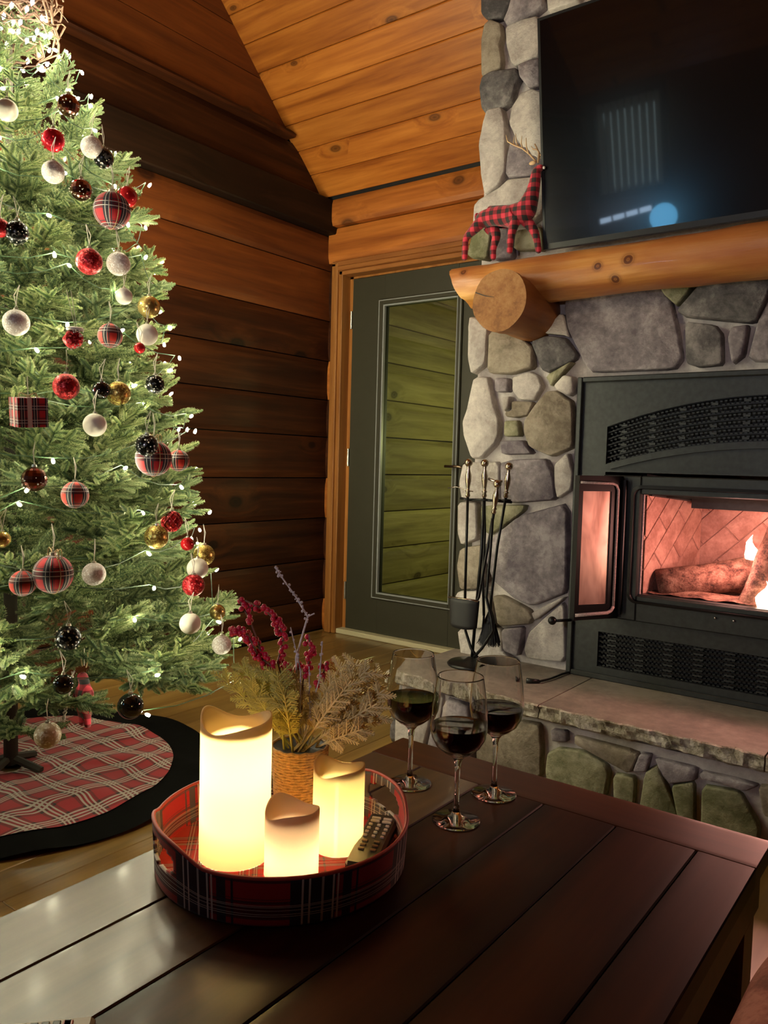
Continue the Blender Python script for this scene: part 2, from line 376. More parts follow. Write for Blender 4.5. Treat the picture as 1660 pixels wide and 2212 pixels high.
MT['char'] = stone('charred_log_bark', (0.05, 0.02, 0.015), (0.22, 0.10, 0.07), (0.40, 0.22, 0.16), 26, 1.0)
MT['doorp'] = plain('olive_grey_door_paint', (0.034, 0.032, 0.018), 0.5, noise_amt=0.05)
MT['bead'] = plain('glazing_bead_grey', (0.30, 0.32, 0.32), 0.35)
MT['sill'] = plain('door_threshold', (0.55, 0.50, 0.32), 0.5)
MT['brass'] = plain('brushed_brass', (0.55, 0.47, 0.36), 0.22, 1.0)
MT['steel'] = plain('bright_steel', (0.6, 0.58, 0.55), 0.25, 1.0)
MT['tvb'] = plain('tv_bezel', (0.006, 0.006, 0.007), 0.4)
MT['screen'] = plain('tv_glass', (0.0012, 0.0012, 0.002), 0.17, spec=0.5, coat=0.6)
MT['glass'] = glassm('clear_glass'); MT['pane'] = thinglass('window_pane', (0.80, 0.84, 0.70), 0.05)
MT['wine'] = plain('red_wine', (0.012, 0.0008, 0.0015), 0.02, spec=0.5)
MT['tray'] = tartan('plaid_tray_cloth', 'UV', 7.0, 1.25, base=(0.36, 0.006, 0.012), wide=True)
MT['traybed'] = tartan('plaid_tray_bed', 'Object', 9.0, 9.0, base=(0.50, 0.02, 0.02), diag=True)
MT['skirt'] = tartan('plaid_skirt_cloth', 'Object', 9.5, 9.5, base=(0.36, 0.008, 0.014), dark=(0.012, 0.012, 0.010), line=(0.55, 0.53, 0.44), lattice=True, wav=0.09)
MT['plaid'] = tartan('plaid_ornament_cloth', 'UV', 6.0, 2.6, base=(0.42, 0.010, 0.018), thr=False, wide=True)
MT['plaidsm'] = tartan('plaid_small_cloth', 'UV', 5.0, 2.2, base=(0.55, 0.03, 0.018), thr=False, wide=True)
MT['felt'] = plain('black_felt', (0.0022, 0.0022, 0.0018), 0.95, spec=0.08, noise_amt=0.3, bump=0.1)
MT['buffalo'] = buffalo('buffalo_check_fabric')
MT['antler'] = plain('twig_antler', (0.62, 0.42, 0.24), 0.6)
def waxmat(name, col, tr=0.55):
    t = NT(name); t.t.nodes.remove(t.b); d = t.n('ShaderNodeBsdfDiffuse'); d.inputs[0].default_value = (*col, 1); x = t.n('ShaderNodeBsdfTranslucent'); x.inputs[0].default_value = (*col, 1)
    m = t.n('ShaderNodeMixShader'); m.inputs[0].default_value = tr; t.l(d.outputs[0], m.inputs[1]); t.l(x.outputs[0], m.inputs[2])
    g = t.n('ShaderNodeBsdfGlossy'); g.inputs['Roughness'].default_value = 0.35; m2 = t.n('ShaderNodeMixShader'); m2.inputs[0].default_value = 0.03; t.l(m.outputs[0], m2.inputs[1]); t.l(g.outputs[0], m2.inputs[2]); t.l(m2.outputs[0], t.out.inputs[0]); return t.m
MT['wax'] = waxmat('ivory_wax', (0.64, 0.50, 0.27), 0.5)
MT['wax2'] = waxmat('cream_wax', (0.76, 0.62, 0.45), 0.45)
MT['slat'] = waxmat('blind_fabric', (0.8, 0.8, 0.8))
MT['wick'] = plain('candle_wick', (0.02, 0.018, 0.015), 0.8)
MT['basket'] = plain('woven_seagrass', (0.42, 0.24, 0.09), 0.75, noise_amt=0.4, nscale=150, bump=0.7)
MT['cypress'] = plain('dried_cypress', (0.70, 0.57, 0.28), 0.7, noise_amt=0.3, nscale=30)
MT['cypress_g'] = plain('green_cypress', (0.52, 0.48, 0.13), 0.7, noise_amt=0.3, nscale=30)
MT['berry'] = plain('red_berry', (0.50, 0.010, 0.045), 0.30, coat=0.3)
MT['twig'] = plain('brown_twig', (0.16, 0.09, 0.06), 0.8)
MT['snow'] = plain('frosted_twig', (0.55, 0.50, 0.50), 0.8, noise_amt=0.3, nscale=200)
MT['bulb'] = emis('warm_white_bulb', (1.0, 0.92, 0.62), 760)
MT['star'] = emis('cool_white_bulb', (1.0, 0.95, 0.92), 14)
MT['wire'] = plain('green_light_wire', (0.02, 0.05, 0.02), 0.6)
MT['jute'] = plain('jute_twine', (0.42, 0.30, 0.16), 0.9)
MT['string'] = plain('white_hanger_string', (0.65, 0.60, 0.55), 0.8)
MT['trunk'] = plain('tree_trunk_metal', (0.03, 0.025, 0.015), 0.8)
MT['leather'] = stone('worn_red_leather', (0.16, 0.045, 0.03), (0.27, 0.085, 0.06), (0.40, 0.15, 0.11), 16, 0.25)
MT['plastic'] = plain('black_plastic', (0.012, 0.012, 0.012), 0.35)
MT['silver'] = plain('grey_remote_shell', (0.20, 0.16, 0.10), 0.35, 0.3)
MT['white'] = plain('white_rubber', (0.75, 0.72, 0.68), 0.5)
MT['wall'] = plain('dark_room_wall', (0.11, 0.05, 0.02), 0.7, noise_amt=0.2, nscale=3)
def needles():
    t = NT('fir_needles'); v = t.coords(rnd=5.0); nn = t.noise(v, 22, 3)
    oi = t.n('ShaderNodeObjectInfo')
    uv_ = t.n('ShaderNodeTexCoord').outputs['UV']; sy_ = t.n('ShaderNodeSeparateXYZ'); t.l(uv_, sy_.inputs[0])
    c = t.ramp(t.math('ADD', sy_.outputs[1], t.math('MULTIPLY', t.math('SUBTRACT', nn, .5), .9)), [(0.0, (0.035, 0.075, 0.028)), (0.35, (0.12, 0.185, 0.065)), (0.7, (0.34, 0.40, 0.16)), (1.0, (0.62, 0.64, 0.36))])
    c = t.mix(t.math('MULTIPLY', oi.outputs['Random'], 0.5), c, (0.10, 0.17, 0.11))
    t.t.nodes.remove(t.b); d = t.n('ShaderNodeBsdfDiffuse'); x = t.n('ShaderNodeBsdfTranslucent'); g = t.n('ShaderNodeBsdfGlossy'); g.inputs['Roughness'].default_value = 0.4
    t.l(c, d.inputs[0]); t.l(c, x.inputs[0]); m = t.n('ShaderNodeMixShader'); m.inputs[0].default_value = 0.3; t.l(d.outputs[0], m.inputs[1]); t.l(x.outputs[0], m.inputs[2])
    m2 = t.n('ShaderNodeMixShader'); m2.inputs[0].default_value = 0.05; t.l(m.outputs[0], m2.inputs[1]); t.l(g.outputs[0], m2.inputs[2]); t.l(m2.outputs[0], t.out.inputs[0]); return t.m
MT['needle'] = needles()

# ================================================================== ROOM
XL, YB = -3.085, 3.564          # gable wall, back (door) wall
XR, YF = 2.4, -2.4
RK = 0.97                       # roof slope
def zc(y): return 2.474 + (3.44 - y) * RK
RIDGE = 0.3
def zc2(y): return zc(y) if y > RIDGE else zc(RIDGE) - (RIDGE - y) * RK

# floor: boards run along Y
fl = MB().box(XL - .2, XR + .2, YF - .2, YB + .2, -0.08, -0.022).build('floor', MT['black']); fl['kind'] = 'structure'
x = XL; bw = 0.127
while x < XR:
    y = YF - random.random() * 1.2
    while y < YB:
        L = random.uniform(1.3, 2.4) if x < -0.3 else 8
        y1 = min(y + L, YB)
        if y1 > YF: MB().box(x + .0006, x + bw - .0006, max(y, YF) + .0006, y1 - .0006, -0.022, 0, 0.0015).build('floorboard', MT['floor'], fl)
        y += L
    x += bw

# gable (left) wall: log siding courses below the ledge, boards above
gw = MB().add([(XL - .14, YF, -.05), (XL - .14, YB + .1, -.05), (XL - .14, YB + .1, 2.38), (XL - .14, RIDGE, zc(RIDGE) + .1), (XL - .14, YF, 2.2),
               (XL - .07, YF, -.05), (XL - .07, YB + .1, -.05), (XL - .07, YB + .1, 2.38), (XL - .07, RIDGE, zc(RIDGE) + .1), (XL - .07, YF, 2.2)],
              [(0, 4, 3, 2, 1), (5, 6, 7, 8, 9), (0, 1, 6, 5), (1, 2, 7, 6), (2, 3, 8, 7), (3, 4, 9, 8), (4, 0, 5, 9)]).build('wall_left', MT['black']); gw['kind'] = 'structure'
def log_board(z0, z1, mat, name='log_board', y1=YB, depth=0.07, xoff=0.0):
    h = z1 - z0; pr = []
    for k in range(9):
        a = k / 8; zz = z0 + .003 + (h - .006) * a
        pr.append((XL - .012 + .012 * (1 - (2 * a - 1) ** 4) ** 1 + xoff, zz))
    pr += [(XL - depth, z1 - .003), (XL - depth, z0 + .003)]
    return MB().sweep(pr, 1, YF, min(y1, YB + .0)).build(name, mat, gw, smooth=False)
zs = [0.0, 0.185, 0.417, 0.663, 0.897, 1.135, 1.35, 1.575, 1.805, 2.09, 2.285]
for i in range(len(zs) - 1):
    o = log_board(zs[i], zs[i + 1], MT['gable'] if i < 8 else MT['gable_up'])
log_board(2.47, 2.71, MT['gable'])
# heavy dark beam across the gable
MB().box(XL - .07, XL + .055, YF, YB - .03, 2.285, 2.47, 0.006).build('beam', MT['beam'], gw)
# ledge trim
lt = MB(); lt.sweep([(XL - .07, 2.71), (XL + .05, 2.71), (XL + .055, 2.72), (XL + .03, 2.745), (XL - .07, 2.76)], 1, YF, 3.16); lt.build('trim_1', MT['gable']).update_tag(); bpy.data.objects['trim_1']['kind'] = 'structure'
z = 2.76
while z < 5.4:
    z1 = z + 0.185
    yb = 3.44 - (z - 2.474) / RK; yt = 3.44 - (z1 - 2.474) / RK
    if yt < RIDGE: yt = RIDGE
    if yb <= RIDGE: break
    # board with raked ends
    yb2 = 2 * RIDGE - yb; yt2 = 2 * RIDGE - yt
    yb2 = max(yb2, YF); yt2 = max(yt2, YF)
    v = []
    for xx in (XL - .07, XL - .004): v += [(xx, yb2, z + .002), (xx, yb + .02, z + .002), (xx, yt + .02, z1 - .002), (xx, yt2, z1 - .002)]
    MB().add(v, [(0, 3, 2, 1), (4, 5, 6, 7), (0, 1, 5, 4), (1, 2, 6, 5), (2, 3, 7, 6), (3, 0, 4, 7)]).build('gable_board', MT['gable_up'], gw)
    z = z1

# ceiling: sloped, pine planks running along X
def cpt(x, y, off=0): # point on ceiling plane offset towards the room
    n = Vector((0, -RK, -1)).normalized(); p = Vector((x, y, zc(y))) - n * off; return p
cl = MB()
for a, b in (((3.6), RIDGE), (RIDGE, YF - .2)):
    n = 0.05
    p = [(XL - .2, a, zc2(a) + .03), (XR + .2, a, zc2(a) + .03), (XR + .2, b, zc2(b) + .03), (XL - .2, b, zc2(b) + .03)]
    cl.add(p + [(q[0], q[1], q[2] + .06) for q in p], [(0, 1, 2, 3), (7, 6, 5, 4), (0, 4, 5, 1), (1, 5, 6, 2), (2, 6, 7, 3), (3, 7, 4, 0)])
cl = cl.build('ceiling', MT['black']); cl['kind'] = 'structure'
dz = 0.0975; y = 3.44; side = 0
sl = Vector((0, -1, RK)).normalized(); nn_ = Vector((0, -RK, -1)).normalized()
for side in (0, 1):
    y = 3.44 if side == 0 else RIDGE
    while (side == 0 and y > RIDGE) or (side == 1 and y > YF):
        y1 = max(y - 0.101, RIDGE if side == 0 else YF)
        x = XL - 0.02
        while x < XR:
            L = random.uniform(2.6, 4.2); x1 = min(x + L, XR)
            if x1 - x < .3: break
            if side == 0: a = Vector((0, y, zc(y))); b = Vector((0, y1, zc(y1)))
            else: a = Vector((0, y, zc2(y))); b = Vector((0, y1, zc2(y1)))
            d = (b - a).normalized(); nrm = Vector((0, -d.z, d.y)) if side == 0 else Vector((0, -d.z, d.y))
            if nrm.z > 0: nrm = -nrm
            g = .004; t = .024
            P = [a + d * .001 - nrm * t, a + d * .001 - nrm * g, a + d * (.001 + g), b - d * (.001 + g), b - d * .001 - nrm * g, b - d * .001 - nrm * t]
            MB().sweep([(p.y, p.z) for p in P], 0, x + .0008, x1 - .0008).build('plank', MT['ceil'], cl)
            x = x1
        y = y1

# back wall with door opening
DX0, DX1 = -2.985, -2.05
bw_ = MB(); bw_.box(XL - .2, DX0, YB, YB + .12, -.05, 2.6); bw_.box(DX0, DX1, YB, YB + .12, 2.10, 2.6); bw_.box(DX1, XR + .2, YB, YB + .12, -.05, 2.6)
bw_ = bw_.build('wall_back', MT['black']); bw_['kind'] = 'structure'
def bboard(z0, z1, x0, x1, yf, mat=None):
    pr = []
    h = z1 - z0
    for k in range(7):
        a = k / 6; pr.append((yf + .010 * (2 * a - 1) ** 4, z0 + .002 + (h - .004) * a))
    pr += [(YB, z1 - .002), (YB, z0 + .002)]
    return MB().sweep(pr, 0, x0, x1).build('wall_board', mat or MT['back'], bw_)
bboard(2.322, 2.47, XL - .02, XR, 3.46)
bboard(2.125, 2.322, XL - .0, XR, 3.50)
for i in range(len(zs) - 2):
    z0, z1 = zs[i], min(zs[i + 1], 2.125)
    bboard(z0, z1, XL, DX0 - .0, 3.515, MT['gable'] if i % 3 else MT['back'])
    bboard(z0, z1, -1.9, XR, 3.50)
bboard(1.98, 2.125, DX1 + .1, XR, 3.50)
# casing
def struct(o, **k): o['kind'] = 'structure'; return o
tr = MB()
for (a, b, f) in ((-3.035, -3.005, 3.475), (-3.005, -2.985, 3.468), (-2.985, -2.957, 3.48)): tr.box(a, b, f, YB + .02, 0, 2.085 + (0.0 if a > -3 else .03), .004)
struct(tr.build('trim_2', MT['trim']))
tr = MB()
for (a, b, f) in ((2.045, 2.07, 3.48), (2.07, 2.095, 3.468), (2.095, 2.125, 3.475)): tr.box(-3.035 if a > 2.08 else -2.99, -1.9, f, YB + .02, a, b, .004)
struct(tr.build('trim_3', MT['trimx']))
# door: olive slab with a full glass lite
dr = empty('door_1', (0, 0, 0)); dr['kind'] = 'structure'
X0, X1 = -2.93, -2.06; G0, G1, GZ0, GZ1 = -2.70, -2.225, 0.262, 1.86
m = MB(); m.box(X0, G0, YB - .02, YB + .025, .03, 2.03, .002); m.box(G1, X1, YB - .02, YB + .025, .03, 2.03, .002); m.box(G0, G1, YB - .02, YB + .025, .03, GZ0); m.box(G0, G1, YB - .02, YB + .025, GZ1, 2.03)
m.build('door_panel', MT['doorp'], dr)
m = MB()
for k, (wd, yy) in enumerate(((.05, -.035), (.028, -.028))):
    pass
def framebox(m, x0, x1, z0, z1, w_, y0, y1, bev=.003):
    m.box(x0, x0 + w_, y0, y1, z0, z1, bev); m.box(x1 - w_, x1, y0, y1, z0, z1, bev); m.box(x0 + w_, x1 - w_, y0, y1, z0, z0 + w_, bev); m.box(x0 + w_, x1 - w_, y0, y1, z1 - w_, z1, bev)
framebox(m, G0 - .035, G1 + .035, GZ0 - .035, GZ1 + .035, .030, YB - .034, YB - .018)
m.build('lite_frame', MT['doorp'], dr)
m = MB(); framebox(m, G0 - .008, G1 + .008, GZ0 - .008, GZ1 + .008, .010, YB - .028, YB - .008, .002); m.build('glazing_bead', MT['bead'], dr)
m = MB(); framebox(m, G0 - .03, G1 + .03, GZ0 - .03, GZ1 + .03, .005, YB - .038, YB - .03, .001); m.build('glazing_bead', MT['bead'], dr)
MB().box(G0, G1, YB - .002, YB + .004, GZ0, GZ1).build('pane', MT['pane'], dr)
for hz in (0.25, 1.02, 1.80):
    MB().tube([(X0 - .004, YB - .024, hz - .05), (X0 - .004, YB - .024, hz + .05)], .007, 8).build('hinge', MT['steel'], dr)
m = MB(); m.tube([(-2.135, YB - .02, 0.98), (-2.135, YB - .07, 0.98), (-2.155, YB - .075, 0.985), (-2.24, YB - .075, 0.985)], .007, 8); m.lathe([(.001, 0), (.028, 0), (.028, .012), (.001, .014)], 16, (-2.135, YB - .034, .98), ax=1); m.build('lever_handle', MT['brass'], dr, True)
struct(MB().box(X0 - .03, X1 + .03, YB - .07, YB + .06, 0, .028, .004).build('door_threshold', MT['sill']))
m = MB(); m.box(-2.957, X0 - .004, YB - .012, YB + .05, 0, 2.045); m.box(X1 + .004, -2.03, YB - .012, YB + .05, 0, 2.045); m.box(-2.957, -2.03, YB - .012, YB + .05, 2.034, 2.05); struct(m.build('door_frame', MT['trim']))
# porch outside the door: log wall and deck
pw = MB().box(-3.25, -3.10, YB + .13, 7.2, -.1, 3.2).build('wall_porch', MT['black']); pw['kind'] = 'structure'
for i in range(13):
    z0 = -.02 + i * .235; pr = [(-3.042 + .012 * (1 - (2 * (k / 6) - 1) ** 4), z0 + .004 + .227 * k / 6) for k in range(7)] + [(-3.1, z0 + .231), (-3.1, z0 + .004)]
    MB().sweep(pr, 1, YB + .13, 7.2).build('log_board', MT['exterior'], pw)
struct(MB().box(-3.1, -0.5, YB + .13, 7.2, -.08, -.03).build('floor_porch', MT['twig']))

# rear and right walls (behind the photographer), with an invented window added for the television to mirror
m = MB(); m.box(XR, XR + .1, YF, YB, -.05, 6.0); struct(m.build('wall_right', MT['wall']))
WX0, WX1, WZ0, WZ1 = -3.02, -2.32, 1.98, 2.85
m = MB(); m.box(XL - .1, WX0, YF - .1, YF, -.05, 3.2); m.box(WX1, XR + .1, YF - .1, YF, -.05, 3.2); m.box(WX0, WX1, YF - .1, YF, -.05, WZ0); m.box(WX0, WX1, YF - .1, YF, WZ1, 3.2)
struct(m.build('wall_front', MT['wall']))
wn = empty('window_1', (0, 0, 0)); wn['kind'] = 'structure'
m = MB(); framebox(m, WX0, WX1, WZ0, WZ1, .06, YF - .06, YF + .03); m.build('window_frame', MT['black'], wn)
MB().box(WX0, WX1, YF - .05, YF - .045, WZ0, WZ1).build('pane', MT['pane'], wn)
for k in range(9):
    xx = WX0 + .07 + k * .064; MB().box(xx, xx + .05, YF - .03, YF - .022, WZ0 + .06, WZ1 - .06).build('blind_slat', MT['slat'], wn)
lamp('window_back_light', 'AREA', (-2.7, YF - .6, 2.5), 14, (0.55, 0.68, 1.0), .8, target=(-2.7, YF, 2.4))  # added area light that makes the blinds glow for the mirrored view
o = empty('reflection_globe', (-2.36, YF + .13, 1.60)); tag(o, 'small blue glowing globe added for the reflection in the television glass', 'lamp')  # invented globe, a round blue glow for the screen to mirror
MB().ball((0, 0, .17), .115, 20, 14).build('globe', emis('blue_globe', (0.16, 0.58, 1.0), 16), o, True); MB().lathe([(.001, -.02), (.06, -.02), (.05, .0), (.03, .06), (.001, .06)], 16).build('foot', MT['tvb'], o)
tag(MB().box(-3.0, -1.9, YF + .0, YF + .22, 1.54, 1.58).build('wall_shelf', MT['wall']), 'wooden shelf under the added blue globe on the far wall', 'shelf')
o = empty('reflection_strip', (-2.72, YF + .04, 1.84)); o.rotation_euler = (0, -.10, 0); tag(o, 'cool white strip light added below the window for the television reflection', 'lamp')  # invented strip, a pale streak for the screen to mirror
MB().box(-.26, .26, -.04, .01, -.03, .03, .005).build('housing', MT['tvb'], o)
for k in range(4): MB().box(-.24 + k * .123, -.24 + k * .123 + .105, .0, .014, -.022, .022).build('tube', emis('cool_tube', (0.55, 0.75, 1.0), 16) if k == 0 else bpy.data.materials['cool_tube'], o)

# ================================================================== CHIMNEY
YS = 2.60
ch = empty('stone_chimney', (0, 0, 0)); tag(ch, 'grey fieldstone chimney with pale raised mortar joints around the black stove', 'chimney')
IX0, IX1, IZ0, IZ1 = -1.122, 0.12, 0.284, 1.302
m = MB(); CX0, CX1, CT = -1.535, 0.55, 3.22
m.box(CX0, IX0, YS, YB, 0, CT); m.box(IX1, CX1, YS, YB, 0, CT); m.box(IX0, IX1, YS, YB, IZ1, CT); m.box(IX0, IX1, YS, YB, 0, IZ0)
m.build('mortar_core', MT['mortar'], ch)
SM = {'p': 'st_purple', 'd': 'st_dark', 'b': 'st_brown', 'l': 'st_light', 'g': 'st_green'}
def smooth_poly(P, it=2):
    for _ in range(it):
        Q = []
        for i in range(len(P)):
            a, b = Vector(P[i]), Vector(P[(i + 1) % len(P)])
            Q += [a * .90 + b * .10, a * .10 + b * .90] if (b - a).length > .02 else [(a + b) / 2]
        P = Q
    return P
def fieldstone(P, Y, mat, parent, th=0.03, seed=0, inward=(0, 1), mapf=None, name='stone'):
    # P: 2D outline (x,z) in metres; a rough rounded block proud of the mortar
    P = [Vector((p[0], p[1])) for p in P]; c = sum(P, Vector((0, 0))) / len(P); P = [c + (p - c) * (1 + .0055 / max((p - c).length, .03)) for p in P]
    P = smooth_poly(P, 1)
    c = sum(P, Vector((0, 0))) / len(P); n = len(P); R = max((p - c).length for p in P)
    area = 0
    for i in range(n): area += P[i].x * P[(i + 1) % n].y - P[(i + 1) % n].x * P[i].y
    if area < 0: P = P[::-1]
    rings = [(1.02, -.004), (1.0, .60), (.95, .93), (.84, 1.0), (.45, 1.03)]
    v = []
    for k, (s, h) in enumerate(rings):
        for i, p in enumerate(P):
            q = c + (p - c) * s
            if k in (1, 2, 3): q = c + (p - c) * (1 - (1 - s) * min(1.4, 0.045 / max((p - c).length, .02)) )
            hh = h * th + (noise.noise(Vector((q.x * 14, q.y * 14, seed * 3.1))) * .3 * th if k >= 2 else 0)
            v.append((q.x, Y - hh, q.y))
    v.append((c.x, Y - th * 1.1 - .2 * th * noise.noise(Vector((c.x * 14, c.y * 14, seed))), c.y))
    f = []
    for k in range(len(rings) - 1):
        for i in range(n): f.append((k * n + i, k * n + (i + 1) % n, (k + 1) * n + (i + 1) % n, (k + 1) * n + i))
    kk = (len(rings) - 1) * n
    for i in range(n): f.append((kk + i, kk + (i + 1) % n, len(v) - 1))
    if mapf: v = [mapf(p) for p in v]
    return MB().add(v, f).build(name, MT[mat], parent, smooth=True)
def crop(P, ox, oy, s, Y): 
    r = []
    for (a, b) in P:
        p = PY(ox + a / s, oy + b / s, Y); r.append((p.x, p.z))
    return r
ST = []
A = (1040, 0, 6.91)
ST += [(A, 'd', [(45, -60), (520, -60), (480, 20), (340, 260), (180, 310), (60, 240)]),
 (A, 'p', [(530, -60), (960, -60), (940, 130), (800, 235), (560, 330), (430, 390), (395, 330), (470, 200)]),
 (A, 'l', [(1020, -60), (1500, -60), (1450, 60), (1180, 130), (1030, 170)]),
 (A, 'b', [(100, 420), (180, 345), (310, 395), (325, 560), (290, 700), (322, 900), (310, 1020), (120, 1140), (45, 1130), (45, 650)]),
 (A, 'l', [(400, 430), (600, 340), (870, 280), (880, 860), (530, 975), (480, 930), (420, 700)]),
 (A, 'd', [(70, 1190), (200, 1120), (430, 1080), (530, 1050), (595, 1165), (530, 1280), (475, 1510), (340, 1620), (100, 1690), (35, 1600), (28, 1330)]),
 (A, 'p', [(600, 1010), (740, 955), (900, 920), (900, 1290), (730, 1300), (640, 1180)]),
 (A, 'l', [(490, 1640), (620, 1430), (780, 1370), (920, 1420), (940, 1800), (940, 2600), (700, 2300), (560, 2050), (460, 1860)])]
B = (980, 200, 2.441)
ST += [(B, 'l', [(190, 105), (262, 88), (283, 180), (283, 420), (250, 490), (178, 540), (160, 420), (155, 280), (172, 170)]),
 (B, 'p', [(310, 272), (400, 300), (480, 340), (480, 430), (400, 440), (300, 445), (285, 420), (300, 330)]),
 (B, 'l', [(125, 600), (150, 570), (255, 515), (300, 470), (430, 455), (480, 470), (480, 640), (400, 700), (250, 700), (120, 690)]),
 (B, 'g', [(95, 865), (115, 765), (150, 725), (210, 720), (200, 800), (190, 880)]),
 (B, 'p', [(225, 880), (230, 730), (310, 725), (320, 870)]),
 (B, 'g', [(335, 830), (345, 735), (480, 720), (480, 830)]),
 (B, 'p', [(600, 1130), (640, 1000), (900, 960), (1060, 1000), (1140, 1095), (1180, 1260), (1200, 1400), (1160, 1452), (740, 1466), (700, 1420), (620, 1250)]),
 (B, 'g', [(1080, 960), (1290, 930), (1270, 1015), (1185, 1120), (1120, 1060)]),
 (B, 'd', [(1195, 1150), (1350, 985), (1440, 930), (1660, 905), (1690, 1000), (1600, 1200), (1560, 1208), (1240, 1180)]),
 (B, 'd', [(1232, 1215), (1380, 1235), (1415, 1280), (1420, 1430), (1300, 1440), (1240, 1420)]),
 (B, 'p', [(1480, 1245), (1560, 1235), (1535, 1380), (1480, 1425), (1462, 1300)]),
 (B, 'p', [(1615, 1220), (1690, 1060), (1900, 1040), (1900, 1420), (1565, 1407)]),
 (B, 'l', [(100, 1190), (170, 1215), (190, 1260), (172, 1430), (110, 1480), (90, 1400), (95, 1250)]),
 (B, 'b', [(207, 1265), (350, 1285), (420, 1350), (425, 1450), (310, 1478), (200, 1475)]),
 (B, 'd', [(425, 1320), (500, 1290), (590, 1300), (650, 1380), (640, 1408), (510, 1470), (482, 1460)]),
 (B, 'g', [(505, 1492), (640, 1420), (525, 1545)]),
 (B, 'l', [(470, 1275), (580, 1165), (615, 1295), (600, 1280), (500, 1270)])]
D_ = (1000, 700, 6.144)
ST += [(D_, 'l', [(170, 760), (230, 720), (350, 730), (385, 900), (430, 1120), (485, 1270), (490, 1480), (440, 1590), (270, 1760), (140, 1760), (60, 1480), (50, 1300), (90, 1150), (130, 960)]),
 (D_, 'p', [(470, 730), (620, 735), (625, 890), (480, 890)]),
 (D_, 'l', [(710, 720), (900, 650), (1000, 700), (1060, 830), (960, 1000), (780, 990), (700, 880)]),
 (D_, 'l', [(565, 985), (650, 975), (640, 1090), (580, 1150)]),
 (D_, 'b', [(680, 1040), (940, 1040), (870, 1200), (730, 1230), (600, 1220), (600, 1170), (680, 1150)]),
 (D_, 'g', [(590, 1300), (740, 1295), (780, 1480), (585, 1480)]),
 (D_, 'p', [(540, 1560), (820, 1555), (940, 1720), (570, 1725)]),
 (D_, 'b', [(850, 1290), (960, 1120), (1140, 915), (1240, 905), (1460, 1050), (1470, 1620), (1190, 1740), (920, 1620), (845, 1420)]),
 (D_, 'l', [(1260, 820), (1370, 700), (1480, 720), (1490, 900), (1430, 940), (1300, 880)]),
 (D_, 'g', [(1130, 700), (1380, 560), (1200, 810)])]
E_ = (980, 760, 2.441)
ST += [(E_, 'l', [(545, 600), (610, 540), (630, 640), (625, 720), (560, 765), (545, 700)]),
 (E_, 'p', [(270, 590), (330, 575), (490, 570), (530, 650), (545, 775), (330, 790), (270, 780)]),
 (E_, 'l', [(65, 590), (245, 585), (250, 775), (60, 785), (45, 690)]),
 (E_, 'l', [(42, 800), (130, 800), (135, 980), (60, 1010), (38, 950)]),
 (E_, 'g', [(200, 815), (380, 810), (370, 840), (265, 915), (200, 960), (160, 930), (155, 820)]),
 (E_, 'p', [(350, 875), (600, 805), (600, 1260), (420, 1330), (330, 1290), (225, 1200), (185, 1080), (215, 990)]),
 (E_, 'b', [(60, 1040), (170, 1020), (185, 1200), (150, 1240), (55, 1245), (40, 1130)]),
 (E_, 'b', [(225, 1290), (270, 1290), (400, 1360), (420, 1400), (400, 1430), (250, 1440)]),
 (E_, 'l', [(430, 1370), (590, 1290), (588, 1305), (445, 1410)]),
 (E_, 'l', [(470, 1425), (585, 1320), (592, 1630), (400, 1610), (385, 1560), (412, 1480)]),
 (E_, 'p', [(268, 1465), (370, 1455), (360, 1550), (345, 1595), (280, 1570)]),
 (E_, 'l', [(30, 1270), (150, 1260), (210, 1320), (230, 1440), (130, 1450), (30, 1440)]),
 (E_, 'l', [(35, 1460), (250, 1455), (265, 1580), (330, 1620), (60, 1630)])]
k = 0
for (o, mt, P) in ST:
    k += 1; fieldstone(crop(P, *o, YS - .015), YS, SM[mt], ch, 0.030 + .012 * ((k * 7) % 5) / 4, k)
# the chimney carried on above, to the right and on its left flank
def stonefield(x0, x1, z0, z1, nx, nz, Y, parent, seed, mapf=None, th=.03, keys='pdblg'):
    rnd = random.Random(seed); g = {}
    for i in range(nx + 1):
        for j in range(nz + 1):
            jx = 0 if i in (0, nx) else rnd.uniform(-.3, .3) * (x1 - x0) / nx; jz = 0 if j in (0, nz) else rnd.uniform(-.3, .3) * (z1 - z0) / nz
            g[i, j] = Vector((x0 + (x1 - x0) * i / nx + jx, z0 + (z1 - z0) * j / nz + jz))
    for i in range(nx):
        for j in range(nz):
            q = [g[i, j], g[i + 1, j], g[i + 1, j + 1], g[i, j + 1]]; c = sum(q, Vector((0, 0))) / 4
            q = [c + (p - c) * (1 - .014 / max((p - c).length, .03)) for p in q]
            fieldstone([(p.x, p.y) for p in q], Y, SM[rnd.choice(keys)], parent, th * rnd.uniform(.8, 1.3), i * 7 + j, mapf=mapf)
stonefield(-1.55, 0.55, 2.72, 3.25, 9, 3, YS, ch, 3)
stonefield(-0.40, 0.55, 1.31, 2.72, 4, 7, YS, ch, 4)
stonefield(0.13, 0.55, 0.29, 1.31, 2, 5, YS, ch, 5)
stonefield(-3.5, -2.65, 0.29, 3.2, 4, 13, 0, ch, 6, mapf=lambda p: (CX0 + p[1] , -p[0], p[2]))

